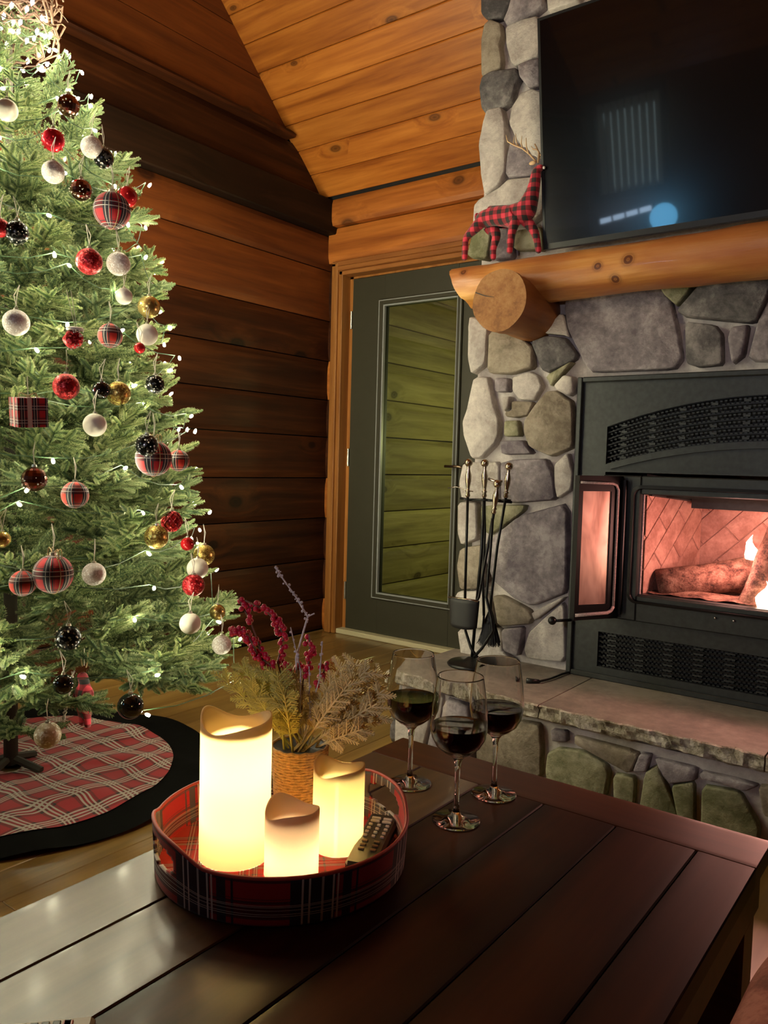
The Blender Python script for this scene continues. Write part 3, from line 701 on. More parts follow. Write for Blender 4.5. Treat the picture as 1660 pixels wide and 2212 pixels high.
# ------------------------------------------------------------------ hearth
he = empty('raised_hearth', (0, 0, 0)); tag(he, 'low raised stone hearth with a rock-faced slab in front of the stove', 'hearth')
HX0, HX1, HY = -1.60, 0.75, 2.195
MB().box(HX0 + .03, HX1 - .02, HY, YS + .0, 0, .238).build('mortar_core', MT['mortar'], he)
def slabm(x0, x1):
    # smooth top, broken front
    m = MB(); n = int((x1 - x0) / .012); top = []; 
    rows = []
    for i in range(n + 1):
        xx = x0 + (x1 - x0) * i / n
        r = []
        for j, zz in enumerate((.284, .281, .268, .256, .246, .238)):
            e = .006 if j == 0 else .0
            yy = 2.152 + e + abs(noise.noise(Vector((xx * 22, zz * 60, 3.3)))) * .022 + noise.noise(Vector((xx * 60, zz * 90, 9))) * .006 + (.012 if j == 5 else 0)
            r.append((xx, yy, zz))
        rows.append(r)
    v = [p for r in rows for p in r]; k = 6
    m.cur = 1; m.add(v, [(i * k + j, i * k + j + 1, (i + 1) * k + j + 1, (i + 1) * k + j) for i in range(n) for j in range(k - 1)])
    m.cur = 0
    v = [r[0] for r in rows] + [(r[0][0], YS + .01, .284) for r in rows]
    m.add(v, [(i, i + 1, n + 1 + i + 1, n + 1 + i) for i in range(n)])
    for xx, s in ((x0, 0), (x1, -1)):
        r = rows[s]; m.add(r + [(xx, YS + .01, .238), (xx, YS + .01, .284)], [tuple(range(8))])
    m.add([(x0, 2.17, .238), (x1, 2.17, .238), (x1, YS, .238), (x0, YS, .238)], [(0, 1, 2, 3)])
    return m
for a, b in ((HX0, -1.028), (-1.024, -0.402), (-0.398, 0.2), (0.204, HX1)):
    slabm(a, b).build('slab', [MT['slab'], MT['slabedge']], he)
F_ = (1100, 1480, 2.964)
HS = [('b', [(75, 235), (200, 255), (210, 400), (205, 580), (0, 530), (-90, 500), (-60, 330)]), ('p', [(285, 285), (370, 295), (375, 355), (285, 350)]),
 ('b', [(440, 325), (800, 420), (830, 440), (780, 550), (640, 480), (440, 370)]), ('g', [(262, 440), (330, 410), (480, 430), (620, 510), (640, 560), (615, 700), (500, 760), (270, 700), (255, 540)]),
 ('g', [(680, 575), (810, 595), (800, 740), (760, 840), (690, 820)]), ('p', [(850, 440), (910, 450), (885, 540), (810, 540)]), ('p', [(950, 470), (1200, 530), (1190, 600), (1040, 620), (990, 560)]),
 ('g', [(885, 560), (960, 520), (1085, 820), (1080, 930), (830, 900)]), ('g', [(1050, 645), (1190, 625), (1190, 900), (1110, 900)]), ('g', [(1250, 650), (1480, 690), (1600, 900), (1580, 1050), (1240, 980)]),
 ('p', [(1240, 550), (1440, 595), (1590, 635), (1500, 670), (1350, 615), (1240, 590)]), ('b', [(1610, 650), (1760, 660), (1760, 860), (1640, 820)])]
for i, (mt, P) in enumerate(HS): fieldstone(crop(P, *F_, HY - .01), HY, SM[mt], he, .024, 60 + i)  # lower stones olive, upper ones purple: table shadow put into their colours
stonefield(-1.56, -1.10, 0.02, 0.232, 3, 1, HY, he, 21, keys='lpb'); stonefield(-0.38, 0.72, 0.01, 0.235, 6, 2, HY, he, 22, keys='pbg')
stonefield(-1.08, -0.40, 0.0, 0.055, 5, 1, HY, he, 23, keys='bg', th=.02)
stonefield(-2.58, -2.2, 0.01, .235, 3, 1, 0, he, 24, mapf=lambda p: (HX0 + .03 + p[1], -p[0], p[2]))

# ------------------------------------------------------------------ stove insert
ins = empty('fireplace_insert', (-0.5, 2.58, 0.284)); tag(ins, 'black steel wood stove insert with arched louvres and open glass door', 'stove')
ins_off = Matrix.Translation((0.5, -2.58, -0.284))
def ib(m, name, mat, parent=ins, smooth=False, angle=None):
    o = m.build(name, mat, None, smooth, angle=angle); o.parent = parent
    if parent is ins: o.matrix_parent_inverse = ins.matrix_world.inverted() if False else Matrix.Identity(4); o.location = (0.5, -2.58, -0.284)
    return o
YI = 2.575
OX0, OX1, OZ0, OZ1 = -0.885, -0.115, 0.585, 0.915      # fire opening
AX = -0.5
def arch_hi(x): return 1.228 - (1.228 - 1.135) * ((x - AX) / .515) ** 2
def arch_lo(x): return 1.090 - (1.090 - 1.010) * ((x - AX) / .515) ** 2
# face plate with an arched opening for the upper louvres and a straight one below
m = MB(); n = 40; ax0, ax1 = AX - .515, AX + .515
m.box(IX0, ax0, YI, YI + .03, IZ0, IZ1, .0); m.box(ax1, IX1, YI, YI + .03, IZ0, IZ1)
def strip(m, fa, fb, x0, x1, y0, y1, n=40):
    v = []
    for i in range(n + 1):
        xx = x0 + (x1 - x0) * i / n; a, b = fa(xx), fb(xx)
        v += [(xx, y0, a), (xx, y0, b), (xx, y1, b), (xx, y1, a)]
    f = []
    for i in range(n):
        for j in range(4): f.append((i * 4 + j, i * 4 + (j + 1) % 4, (i + 1) * 4 + (j + 1) % 4, (i + 1) * 4 + j))
    f += [(0, 3, 2, 1), tuple(n * 4 + j for j in range(4))]
    m.add(v, f)
strip(m, arch_hi, lambda x: IZ1, ax0, ax1, YI, YI + .03); strip(m, lambda x: .985, arch_lo, ax0, ax1, YI, YI + .03)
strip(m, lambda x: .445, lambda x: .50, ax0, ax1, YI, YI + .03, 2); strip(m, lambda x: IZ0, lambda x: .325, ax0, ax1, YI, YI + .03, 2)
ib(m, 'face_plate', MT['iron'])
m = MB(); framebox(m, IX0, IX1, IZ0, IZ1, .018, YI - .014, YI + .002, .003); ib(m, 'edge_frame', MT['iron'])
m = MB(); strip(m, lambda x: arch_lo(x) - .022, lambda x: arch_lo(x) - .002, ax0 + .02, ax1 - .02, YI - .012, YI + .002); ib(m, 'arched_lip', MT['iron'])
m = MB(); m.box(ax0, ax1, YI - .008, YI + .002, .985, .993); ib(m, 'lintel_strip', MT['iron'])
m = MB(); m.box(ax0, ax1, YI + .05, YI + .055, .99, 1.24); ib(m, 'louvre_backing', MT['black']); m = MB(); m.box(ax0, ax1, YI + .05, YI + .055, .30, .46); ib(m, 'louvre_backing', MT['black'])
# arched louvres: thin bent slats with a scalloped mesh between
for k in range(7):
    t0 = k / 6
    f0 = lambda x, t0=t0: arch_lo(x) + (arch_hi(x) - arch_lo(x)) * t0 - .0022
    m = MB(); strip(m, f0, lambda x: f0(x) + .0044, ax0, ax1, YI + .006, YI + .03); ib(m, 'louvre_slat', MT['ironb'])
for k in range(6):
    m = MB(); t0 = (k + .5) / 6
    for i in range(150):
        xa = ax0 + (ax1 - ax0) * i / 150; xb = ax0 + (ax1 - ax0) * (i + 1) / 150
        za = arch_lo(xa) + (arch_hi(xa) - arch_lo(xa)) * t0; am = .006 * (1 if i % 2 else -1)
        m.box(xa, xb + .001, YI + .014, YI + .017, za + am - .0015 - .002, za + am + .0015)
    for i in range(11):
        xa = ax0 + .045 + .094 * i; za = arch_lo(xa) + (arch_hi(xa) - arch_lo(xa)) * t0; m.box(xa, xa + .02, YI + .008, YI + .014, za - .004, za + .003)
    o = ib(m, 'expanded_mesh', MT['iron']); o['kind'] = 'stuff'
for k in range(8):
    zz = .325 + .12 * k / 7; m = MB(); m.box(ax0, ax1, YI + .006, YI + .03, zz - .002, zz + .002); ib(m, 'louvre_slat', MT['ironb'])
for k in range(7):
    m = MB(); zz = .325 + .12 * (k + .5) / 7
    for i in range(150):
        xa = ax0 + (ax1 - ax0) * i / 150; am = .004 * (1 if i % 2 else -1); m.box(xa, xa + .0078, YI + .014, YI + .017, zz + am - .003, zz + am)
    for i in range(11):
        xa = ax0 + .03 + .094 * i; m.box(xa, xa + .03, YI + .008, YI + .014, zz - .003, zz + .002)
    o = ib(m, 'expanded_mesh', MT['iron']); o['kind'] = 'stuff'
# door surround
m = MB(); m.box(AX - .515, OX0 - .0, YI - .018, YI + .03, .50, .975, .004); m.box(OX1, AX + .515, YI - .018, YI + .03, .50, .975, .004); m.box(OX0, OX1, YI - .018, YI + .03, OZ1, .975, .003); m.box(OX0, OX1, YI - .018, YI + .03, .50, OZ0, .003)
ib(m, 'door_surround', MT['iron'])
def rrect(x0, x1, z0, z1, r, n=6):
    P = []
    for cx_, cz_, a0 in ((x1 - r, z1 - r, 0), (x0 + r, z1 - r, 90), (x0 + r, z0 + r, 180), (x1 - r, z0 + r, 270)):
        for i in range(n + 1): a = math.radians(a0 + 90 * i / n); P.append((cx_ + r * math.cos(a), cz_ + r * math.sin(a)))
    return P
def ringm(m, A, B, ya, yb):
    n = len(A); m.add([(a[0], ya, a[1]) for a in A] + [(b[0], yb, b[1]) for b in B], [(i, (i + 1) % n, n + (i + 1) % n, n + i) for i in range(n)])
m = MB(); A1 = rrect(OX0 - .03, OX1 + .03, OZ0 - .025, OZ1 + .03, .03); A2 = rrect(OX0 - .02, OX1 + .02, OZ0 - .018, OZ1 + .02, .025); A3 = rrect(OX0, OX1, OZ0, OZ1, .012)
ringm(m, A1, A1, YI - .018, YI - .026); ringm(m, A1, A2, YI - .026, YI - .028); ringm(m, A2, A3, YI - .028, YI + .05); ib(m, 'opening_rim', MT['ironb'], smooth=False)
# firebox with herringbone brick
FB = 2.92; Bx0, Bx1 = -0.80, -0.20; Fz0, Fz1 = .60, .905
m = MB()
m.add([(OX0, YI + .03, .50), (Bx0, FB + .03, .50), (Bx0, FB + .03, 1.0), (OX0, YI + .03, 1.0)], [(0, 1, 2, 3)]); m.add([(OX1, YI + .03, .5), (Bx1, FB + .03, .5), (Bx1, FB + .03, 1.0), (OX1, YI + .03, 1.0)], [(3, 2, 1, 0)])
m.add([(Bx0 - .05, FB + .03, .50), (Bx1 + .05, FB + .03, .50), (Bx1 + .05, FB + .03, 1.0), (Bx0 - .05, FB + .03, 1.0)], [(0, 1, 2, 3)])
m.add([(OX0, YI, .575), (OX1, YI, .575), (Bx1, FB + .03, .575), (Bx0, FB + .03, .575)], [(0, 1, 2, 3)]); m.add([(OX0, YI, .93), (OX1, YI, .93), (Bx1, FB + .03, .91), (Bx0, FB + .03, .91)], [(3, 2, 1, 0)])
ib(m, 'firebox', MT['brick'])
def diag_bricks(x0, x1, z0, z1, mapf, wdt=.07, L=.20):
    # 45 degree courses clipped to the wall by simple polygon clipping
    def clip(P):
        for ax_, lim, sg in ((0, x0, 1), (0, x1, -1), (1, z0, 1), (1, z1, -1)):
            Q = []
            for i in range(len(P)):
                a, b = P[i], P[(i + 1) % len(P)]; da, db = (a[ax_] - lim) * sg, (b[ax_] - lim) * sg
                if da >= 0: Q.append(a)
                if da * db < 0: t = da / (da - db); Q.append((a[0] + (b[0] - a[0]) * t, a[1] + (b[1] - a[1]) * t))
            P = Q
            if not P: return P
        return P
    s = math.sqrt(.5); g = .0012
    for i in range(-12, 14):
        for j in range(-6, 8):
            u0 = i * wdt; v0 = j * L + (i % 2) * L / 2
            Q = [(u0 + g, v0 + g), (u0 + wdt - g, v0 + g), (u0 + wdt - g, v0 + L - g), (u0 + g, v0 + L - g)]
            Q = [((x0 + x1) / 2 + (u + v) * s, (z0 + z1) / 2 + (v - u) * s) for u, v in Q]; Q = clip(Q)
            if len(Q) < 3: continue
            c = (sum(q[0] for q in Q) / len(Q), sum(q[1] for q in Q) / len(Q))
            if max(abs(q[0] - c[0]) + abs(q[1] - c[1]) for q in Q) < .012: continue
            n_ = len(Q); F = [mapf(q[0], q[1], .0) for q in Q] + [mapf(c[0] + (q[0] - c[0]) * .97, c[1] + (q[1] - c[1]) * .97, .003) for q in Q]
            ib(MB().add(F, [tuple(range(n_, 2 * n_))] + [(k, (k + 1) % n_, n_ + (k + 1) % n_, n_ + k) for k in range(n_)]), 'brick', MT['brick'])
diag_bricks(Bx0, Bx1, .575, .88, lambda a, b, h_: (a, FB + .028 - h_, b))
Ls = math.hypot(Bx0 - OX0, FB - YI)
_d = Vector((Bx0 - OX0, FB - YI, 0)).normalized(); _n = Vector((_d.y, -_d.x, 0))
diag_bricks(0.0, Ls, .575, .91, lambda a, b, h_: tuple(Vector((OX0, YI + .03, b)) + _d * a * .98 + _n * (h_ + .002)))
m = MB(); m.box(Bx0 - .04, Bx1 + .04, YI + .10, FB, .905, .915); m.box(Bx0, Bx1, FB - .10, FB - .06, .868, .905); m.tube([(OX0 + .01, YI + .05, .915), (Bx0 + .005, FB - .06, .893)], .006, 6); ib(m, 'baffle_plate', MT['iron'])
m = MB()
m.box(OX0, OX1, YI - .006, YI + .03, OZ0 - .010, OZ0 + .003, .002); ib(m, 'ash_lip', MT['iron'])
m = MB(); m.tube([(OX0 + .003, YI + .005, OZ0), (OX0 + .003, YI + .005, OZ1)], .004, 6); ib(m, 'gasket_strip', MT['rope'])
# screws and latch studs
for (px_, py_) in ((1473, 1313), (1492, 1316), (1546, 1335), (1586, 1341)):
    p = PY(px_, py_, YI - .02); m = MB(); m.ball((p.x, p.y, p.z), .004, 8, 6); ib(m, 'stud', MT['steel'], smooth=True)
# open door leaf on the left: hinged at the surround's left edge
HXp, HYp = -0.940, 2.545; FXp, FYp = -1.030, 2.395
dl = Vector((FXp - HXp, FYp - HYp, 0)); DW = dl.length; dl.normalize(); dn = Vector((dl.y, -dl.x, 0))
if dn.dot(Vector((-HXp, -HYp, 0))) < 0: dn = -dn          # inner face turned to the camera
def dmap(u, v, h_): return tuple(Vector((HXp, HYp, 0)) + dl * u + dn * h_ + Vector((0, 0, v)))
def dbox(m, u0, u1, v0, v1, h0, h1):
    v = [dmap(u, vv, h_) for u in (u0, u1) for vv in (v0, v1) for h_ in (h0, h1)]
    m.add(v, [(0, 1, 3, 2), (4, 6, 7, 5), (0, 4, 5, 1), (2, 3, 7, 6), (0, 2, 6, 4), (1, 5, 7, 3)])
leaf = MB(); z0, z1 = .505, .972
dbox(leaf, 0, .045, z0, z1, -.02, 0); dbox(leaf, DW - .016, DW, z0, z1, -.02, 0.004); dbox(leaf, .045, DW - .016, z1 - .05, z1, -.02, 0); dbox(leaf, .045, DW - .016, z0, z0 + .05, -.02, 0)
leaf = ib(leaf, 'glass_door', MT['ironb'])
def sub(m, name, mat, smooth=False):
    o = m.build(name, mat, leaf, smooth); return o
m = MB(); dbox(m, .040, DW - .012, z0 + .045, z1 - .045, -.008, -.004)
t = NT('sooty_firelit_glass'); v_ = t.coords(); sx_ = t.n('ShaderNodeSeparateXYZ'); t.l(v_, sx_.inputs[0]); nz = t.noise(t.coords(scale=(6, 6, 2)), 2.2, 3, .5, .6)
t.l(t.ramp(nz, [(0.32, (0.30, 0.19, 0.15)), (0.5, (0.66, 0.46, 0.38)), (0.62, (0.85, 0.64, 0.54))]), t.b.inputs['Base Color']); t.set(Roughness=0.28, Metallic=0.6)  # sooty glass, with the pink fire reflection put into its colour
MT['soot_glow'] = t.m
sub(m, 'door_glass', MT['soot_glow'])
m = MB(); rp = [(.022, z0 + .04), (.022, z1 - .045), (.03, z1 - .03), (.045, z1 - .024), (DW - .004, z1 - .022)]
m.tube([dmap(a, b, .004) for a, b in rp], .0045, 6); m.tube([dmap(a, b, .004) for a, b in [(.022, z0 + .04), (.03, z0 + .027), (.045, z0 + .02), (DW - .004, z0 + .018)]], .006, 6); sub(m, 'gasket', MT['rope'], True)
m = MB(); m.tube([dmap(DW, z0 + .0, -.01), dmap(DW + .05, z0 - .004, -.03)], .005, 6); m.ball(dmap(DW + .055, z0 - .004, -.035), .014, 12, 8); sub(m, 'handle_knob', MT['ironb'], True)
m = MB(); m.tube([(HXp + .006, HYp - .004, .52), (HXp + .006, HYp - .004, .96)], .007, 8); ib(m, 'hinge_rod', MT['ironb'])
# power cord of the blower
cdp = [PZ(1241, 1449, .288), PZ(1215, 1456, .29), PZ(1190, 1466, .29), PZ(1165, 1472, .29)]
m = MB(); m.tube([tuple(p) for p in cdp], .004, 8); m.tube([tuple(cdp[-1]), tuple(PZ(1138, 1470, .293))], [.007, .009], 8)
tag(m.build('power_cord', MT['plastic'], smooth=True), 'short black power cord lying on the hearth slab beside the stove', 'cord')

# fire: logs, flames
def logm(a, b, r, mat_side=0, seed=1, n=14, rough=.18, m=None):
    m = m or MB(); a, b = Vector(a), Vector(b); d = (b - a).normalized(); e = d.orthogonal().normalized(); g = d.cross(e); K = 12; v = []
    for i in range(K + 1):
        c = a + (b - a) * i / K
        for k in range(n):
            t_ = 2 * PI * k / n; q = r * (1 + rough * noise.noise(Vector((math.cos(t_) * 1.6, math.sin(t_) * 1.6, i * .45 + seed * 9.1))))
            v.append(c + (e * math.cos(t_) + g * math.sin(t_)) * q)
    v += [a, b]; f = [(i * n + k, i * n + (k + 1) % n, (i + 1) * n + (k + 1) % n, (i + 1) * n + k) for i in range(K) for k in range(n)]
    m.add(v, f); base = len(m.v) - len(v); m.cur = 1; na, nb = len(v) - 2, len(v) - 1
    for k in range(n): m.f.append((base + (k + 1) % n, base + k, base + na)); m.mi.append(1); m.f.append((base + K * n + k, base + K * n + (k + 1) % n, base + nb)); m.mi.append(1)
    m.cur = 0; return m
fg = 'logs burning in the stove'
a = PY(1440, 1300, 2.68); b = PY(1600, 1235, 2.88)
o = logm((-0.86, 2.68, .610), (-0.44, 2.86, .70), .052, seed=2).build('firewood_log', [MT['char'], MT['char']], smooth=True); tag(o, 'ash-crusted log lying at the left of the fire', 'firewood', fg)
o = logm((-0.562, 2.65, .555), (-0.472, 2.74, .88), .046, seed=5).build('firewood_log', [MT['char'], MT['char']], smooth=True); tag(o, 'charred log leaning up at the right of the fire', 'firewood', fg)
m = MB(); m.grid(lambda u_, v_: (OX0 + .02 + u_ * .72, YI + .03 + v_ * .30, .582 + .018 * noise.noise(Vector((u_ * 9, v_ * 5, 1))) + .012), 30, 14)
o = m.build('ember_bed', MT['char'], smooth=True); tag(o, 'grey ash and ember bed covering the stove floor', 'embers', kind='stuff')
MT['flame'] = emis('flame', (1.0, 0.62, 0.40), 14)
def flame(p, h_, r, seed):
    m = MB(); K = 8; n = 10; v = []
    for i in range(K + 1):
        t_ = i / K; rr = r * (math.sin(PI * min(1, t_ * .75 + .22))) * (1 - t_) ** .5
        dx = noise.noise(Vector((t_ * 2, seed, 0))) * .03 * t_
        for k in range(n): a_ = 2 * PI * k / n; v.append((p[0] + dx + rr * math.cos(a_) * (1 + .3 * noise.noise(Vector((t_ * 4, k, seed)))), p[1] + rr * .6 * math.sin(a_), p[2] + h_ * t_))
    m.add(v, [(i * n + k, i * n + (k + 1) % n, (i + 1) * n + (k + 1) % n, (i + 1) * n + k) for i in range(K) for k in range(n)]); return m
for (q, h_, r_, s_, lb) in (((-0.590, 2.78, .69), .105, .030, 1, 'small bright flame licking up behind the charred log'), ((-0.508, 2.605, .585), .085, .032, 2, 'broad white flame at the right edge of the stove opening'), ((-0.34, 2.72, .62), .20, .05, 3, 'tall flame to the right beyond the charred log')):
    tag(flame(q, h_, r_, s_).build('flame', MT['flame'], smooth=True), lb, 'flame', 'flames of the stove fire')
lamp('fire_light', 'POINT', (-0.42, 2.70, .80), 13, (1.0, 0.44, 0.35), 0.04)
lamp('fire_light_low', 'POINT', (-0.62, 2.64, .72), 3.6, (1.0, 0.46, 0.37), 0.05)

# ------------------------------------------------------------------ mantel, bracket
m = MB(); MY, MZ = 2.505, 1.635; n = 28; K = 90; v = []; mx0, mx1 = -1.545, 0.60
for i in range(K + 1):
    t_ = i / K; xx = mx0 + (mx1 - mx0) * t_
    endf = min(1, (t_ * K + .6) / 4.0) ** .5
    for k in range(n):
        a_ = 2 * PI * k / n; q = 1 + .10 * noise.noise(Vector((xx * 2.2, math.cos(a_) * 1.2, math.sin(a_) * 1.2))) + .05 * noise.noise(Vector((xx * 9, math.cos(a_) * 3, math.sin(a_) * 3))) * (2.2 if t_ < .12 else 1)
        zz = MZ + .079 * math.sin(a_) * q; zz = min(zz, 1.700 + .002 * noise.noise(Vector((xx * 8, a_, 2))))
        dx = 0.045 * (math.sin(a_) * -1 + 0) * max(0, 1 - t_ * K / 5) * .9
        v.append((xx + dx + .0, MY + .088 * math.cos(a_) * q, zz))
v += [(mx0 + .01, MY, MZ), (mx1, MY, MZ)]
f = [(i * n + k, (i + 1) * n + k, (i + 1) * n + (k + 1) % n, i * n + (k + 1) % n) for i in range(K) for k in range(n)]
f += [((k + 1) % n, k, (K + 1) * n) for k in range(n)][::1] + [(K * n + k, K * n + (k + 1) % n, (K + 1) * n + 1) for k in range(n)]
m.add(v, f)
mt = empty('log_mantel', (0, 0, 0)); tag(mt, 'peeled golden pine log mantel with dark knots under the television', 'mantel')
beam_ = m.build('log_beam', MT['mantel'], mt, True, angle=50)
KN = []
for (px_, py_, r_) in ((1291, 574, .011), (1357, 560, .014), (1002, 588, .010), (1330, 603, .013), (1552, 488, .008)):
    d_ = ray(px_, py_); tt = 2.0
    while tt < 4:
        p = C + d_ * tt
        if ((p.y - MY) / .088) ** 2 + ((p.z - MZ) / .079) ** 2 <= 1.02: break
        tt += .002
    KN.append((tuple(p), r_))
t = NT('peeled_pine_log_knotty'); geo = t.n('ShaderNodeTexCoord').outputs['Object']
v_ = t.coords(scale=(.9, 9, 9)); g_ = t.noise(v_, 1.6, 6, .6, .5); g2_ = t.noise(t.coords(scale=(3, 30, 30)), 1.5, 3)
base_ = t.ramp(t.math('ADD', t.math('MULTIPLY', g_, .75), t.math('MULTIPLY', g2_, .25)), [(.36, (0.36, 0.12, 0.025)), (.50, (0.60, 0.27, 0.065)), (.62, (0.76, 0.42, 0.14))])
base_ = t.mix(t.ramp(t.noise(t.coords(scale=(1.2, 2.5, 2.5)), 1.3, 3, .5, .5), [(.46, (0,) * 3), (.60, (.75,) * 3)]), base_, (0.34, 0.10, 0.035))
for (kp, kr) in KN:
    dn_ = t.n('ShaderNodeVectorMath', operation='DISTANCE'); t.l(geo, dn_.inputs[0]); dn_.inputs[1].default_value = kp
    q_ = t.math('DIVIDE', t.math('ADD', dn_.outputs['Value'], t.math('MULTIPLY', t.math('SUBTRACT', g2_, .5), .006)), kr * 2.2)
    base_ = t.mix(t.ramp(q_, [(0, (1,) * 3), (.18, (.55,) * 3), (.26, (1,) * 3), (.46, (.9,) * 3), (.52, (.25,) * 3), (.62, (.45,) * 3), (.8, (.15,) * 3), (1.0, (0,) * 3)]), base_, (0.10, 0.025, 0.010))
t.l(base_, t.b.inputs['Base Color']); t.set(Roughness=.38, Coat_Weight=.15); t.bump(g2_, .35, .006)
beam_.data.materials[0] = t.m
bx, by, bz, br = -1.314, 2.345, 1.5395, .1006
m = MB(); logm((bx, by, bz), (bx, YS + .02, bz), br, seed=7, n=32, rough=.05, m=m)
m.f = [tuple(q) for q in m.f]
o = m.build('log_bracket', [MT['bark'], MT['endgrain']], smooth=True, angle=40); tag(o, 'short sawn log end holding up the left of the mantel', 'bracket')
m = MB(); a_ = PY(1028, 632, by - .001); b_ = PY(1068, 642, by - .001); m.tube([tuple(a_), tuple((a_ + b_) / 2 + Vector((0, 0, -.003))), tuple(b_)], [.0022, .0018, .0006], 4); k_ = m.build('drying_crack', MT['black'], o)

# ------------------------------------------------------------------ television
tv = empty('television', (-0.62, 2.5, 1.73)); tag(tv, 'large black flat television tilted above the mantel', 'television')
tilt = math.atan2(2.508 - 2.400, 2.439 - 1.730)
def tvp(u, v_, h_): # u metres from left edge, v up the panel, h towards the room
    s_, c_ = math.sin(tilt), math.cos(tilt)
    p = Vector((-1.24 + u, 2.508 - v_ * s_ - h_ * c_, 1.730 + v_ * c_ - h_ * s_)); return p - Vector((-0.62, 2.5, 1.73))
def tvbox(m, u0, u1, v0, v1, h0, h1):
    v = [tvp(u, vv, h_) for u in (u0, u1) for vv in (v0, v1) for h_ in (h0, h1)]
    m.add(v, [(0, 1, 3, 2), (4, 6, 7, 5), (0, 4, 5, 1), (2, 3, 7, 6), (0, 2, 6, 4), (1, 5, 7, 3)])
TW, TH = 1.25, .717
m = MB(); tvbox(m, 0, TW, 0, TH, -.035, -.001); m.build('casing', MT['tvb'], tv)
m = MB(); tvbox(m, .008, TW - .008, .018, TH - .008, -.001, .0004); m.build('screen', MT['screen'], tv)
m = MB(); tvbox(m, 0, .008, 0, TH, -.001, .002); tvbox(m, TW - .008, TW, 0, TH, -.001, .002); tvbox(m, .008, TW - .008, 0, .018, -.001, .002); tvbox(m, .008, TW - .008, TH - .008, TH, -.001, .002); m.build('bezel', MT['tvb'], tv)
m = MB(); m.box(-.12, .12, .02, .085, .25, .50); m.build('wall_bracket', MT['ironb'], tv)

# ------------------------------------------------------------------ plaid deer on the mantel
def skin_body(name, V, E, R, mat, parent=None, sub=2, smooth=True):
    me = bpy.data.meshes.new(name); me.from_pydata([tuple(v) for v in V], E, []); o = bpy.data.objects.new(name, me); COL.objects.link(o)
    sm = o.modifiers.new('skin', 'SKIN'); sm.use_smooth_shade = True
    for i, r in enumerate(R):
        me.skin_vertices[0].data[i].radius = r if isinstance(r, tuple) else (r, r)
    me.skin_vertices[0].data[0].use_root = True
    s = o.modifiers.new('sub', 'SUBSURF'); s.levels = sub; s.render_levels = sub
    dg = bpy.context.evaluated_depsgraph_get(); dg.update(); ev = o.evaluated_get(dg); nm = bpy.data.meshes.new_from_object(ev)
    o.modifiers.clear(); o.data = nm; nm.materials.clear(); nm.materials.append(mat); nm.polygons.foreach_set('use_smooth', [True] * len(nm.polygons))
    if parent: o.parent = parent
    return o
DYY = 2.46
def dp(x, y, dy=0.0): p = PY(980 + x / 4.423, 260 + y / 4.423, DYY); return Vector((p.x, DYY + dy, p.z))
zf = 1.703
de = empty('plaid_deer', tuple(Vector((dp(450, 1290).x, DYY, zf)))); tag(de, 'stuffed toy deer in red and black check with twig antlers on the mantel', 'toy deer')
O_ = Vector(de.location)
V = [dp(430, 915), dp(560, 905), dp(670, 880), dp(735, 780), dp(765, 660), dp(785, 560), dp(795, 480), dp(835, 450), dp(858, 455),  # 0-8 spine, neck, head, muzzle
     dp(300, 905), dp(245, 920), dp(205, 945),   # 9,10,11 rump, tail
     dp(235, 1050, -.022), dp(150, 1140, -.024), dp(140, 1310, -.024),     # 12-14 near hind
     dp(390, 1080, .022), dp(345, 1210, .024), dp(350, 1300, .024),        # 15-17 far hind
     dp(595, 1040, -.020), dp(572, 1150, -.022), dp(565, 1270, -.022),     # 18-20 near fore
     dp(750, 1040, .018), dp(775, 1140, .022), dp(790, 1240, .022),        # 21-23 far fore
     dp(275, 985, -.015), dp(330, 1000, .016), dp(620, 960, -.014), dp(690, 960, .014)]
E = [(0, 1), (1, 2), (2, 3), (3, 4), (4, 5), (5, 6), (6, 7), (7, 8), (0, 9), (9, 10), (10, 11), (9, 24), (24, 12), (12, 13), (13, 14), (9, 25), (25, 15), (15, 16), (16, 17), (1, 26), (26, 18), (18, 19), (19, 20), (2, 27), (27, 21), (21, 22), (22, 23)]
R = [.030, .031, .033, .027, .020, .017, .016, .012, .007, .029, .020, .006, .015, .0095, .0085, .014, .0095, .0085, .013, .0095, .0085, .0125, .0095, .0085, .020, .019, .018, .018]
for i in (14, 17, 20, 23): V[i].z = zf + .009
R = [r * (1.3 if i in (12, 13, 14, 15, 16, 17, 18, 19, 20, 21, 22, 23) else 1.15) for i, r in enumerate(R)]
skin_body('body', [v - O_ for v in V], E, R, MT['buffalo'], de)
def antler(sgn):
    m = MB(); b = dp(800, 400, sgn * .006)
    pts = [b, dp(750, 340, sgn * .014), dp(690, 290, sgn * .024), dp(620, 265, sgn * .030), dp(565, 235, sgn * .034), dp(550, 175, sgn * .036)] if sgn < 0 else [b, dp(800, 345, .012), dp(790, 290, .022), dp(760, 240, .030), dp(735, 195, .034)]
    m.tube([p - O_ for p in pts], [.0036, .0034, .003, .0028, .0024, .001][:len(pts)], 6)
    tips = [((690, 290), (700, 180)), ((620, 265), (625, 185)), ((655, 278), (640, 160)), ((750, 340), (740, 200))] if sgn < 0 else [((790, 290), (830, 300)), ((775, 260), (700, 215)), ((798, 345), (805, 270))]
    for (a, b2) in tips:
        a_, c_ = dp(*a, sgn * .022), dp(*b2, sgn * .034); md = (a_ + c_) / 2 + Vector((-.004, 0, -.003)); m.tube([a_ - O_, md - O_, c_ - O_], [.0028, .0022, .0009], 6)
    m.build('antler', MT['antler'], de, True)
antler(-1); antler(1)
m = MB(); e1 = dp(800, 415); m.ball((e1 - O_ + Vector((-.012, -.010, .002))), .009, 10, 6, (1.5, .5, .8)); m.build('ear', MT['antler'], de, True)
m = MB(); m.ball(dp(845, 448, -.008) - O_, .0022, 8, 6); m.build('eye', MT['ironb'], de, True)
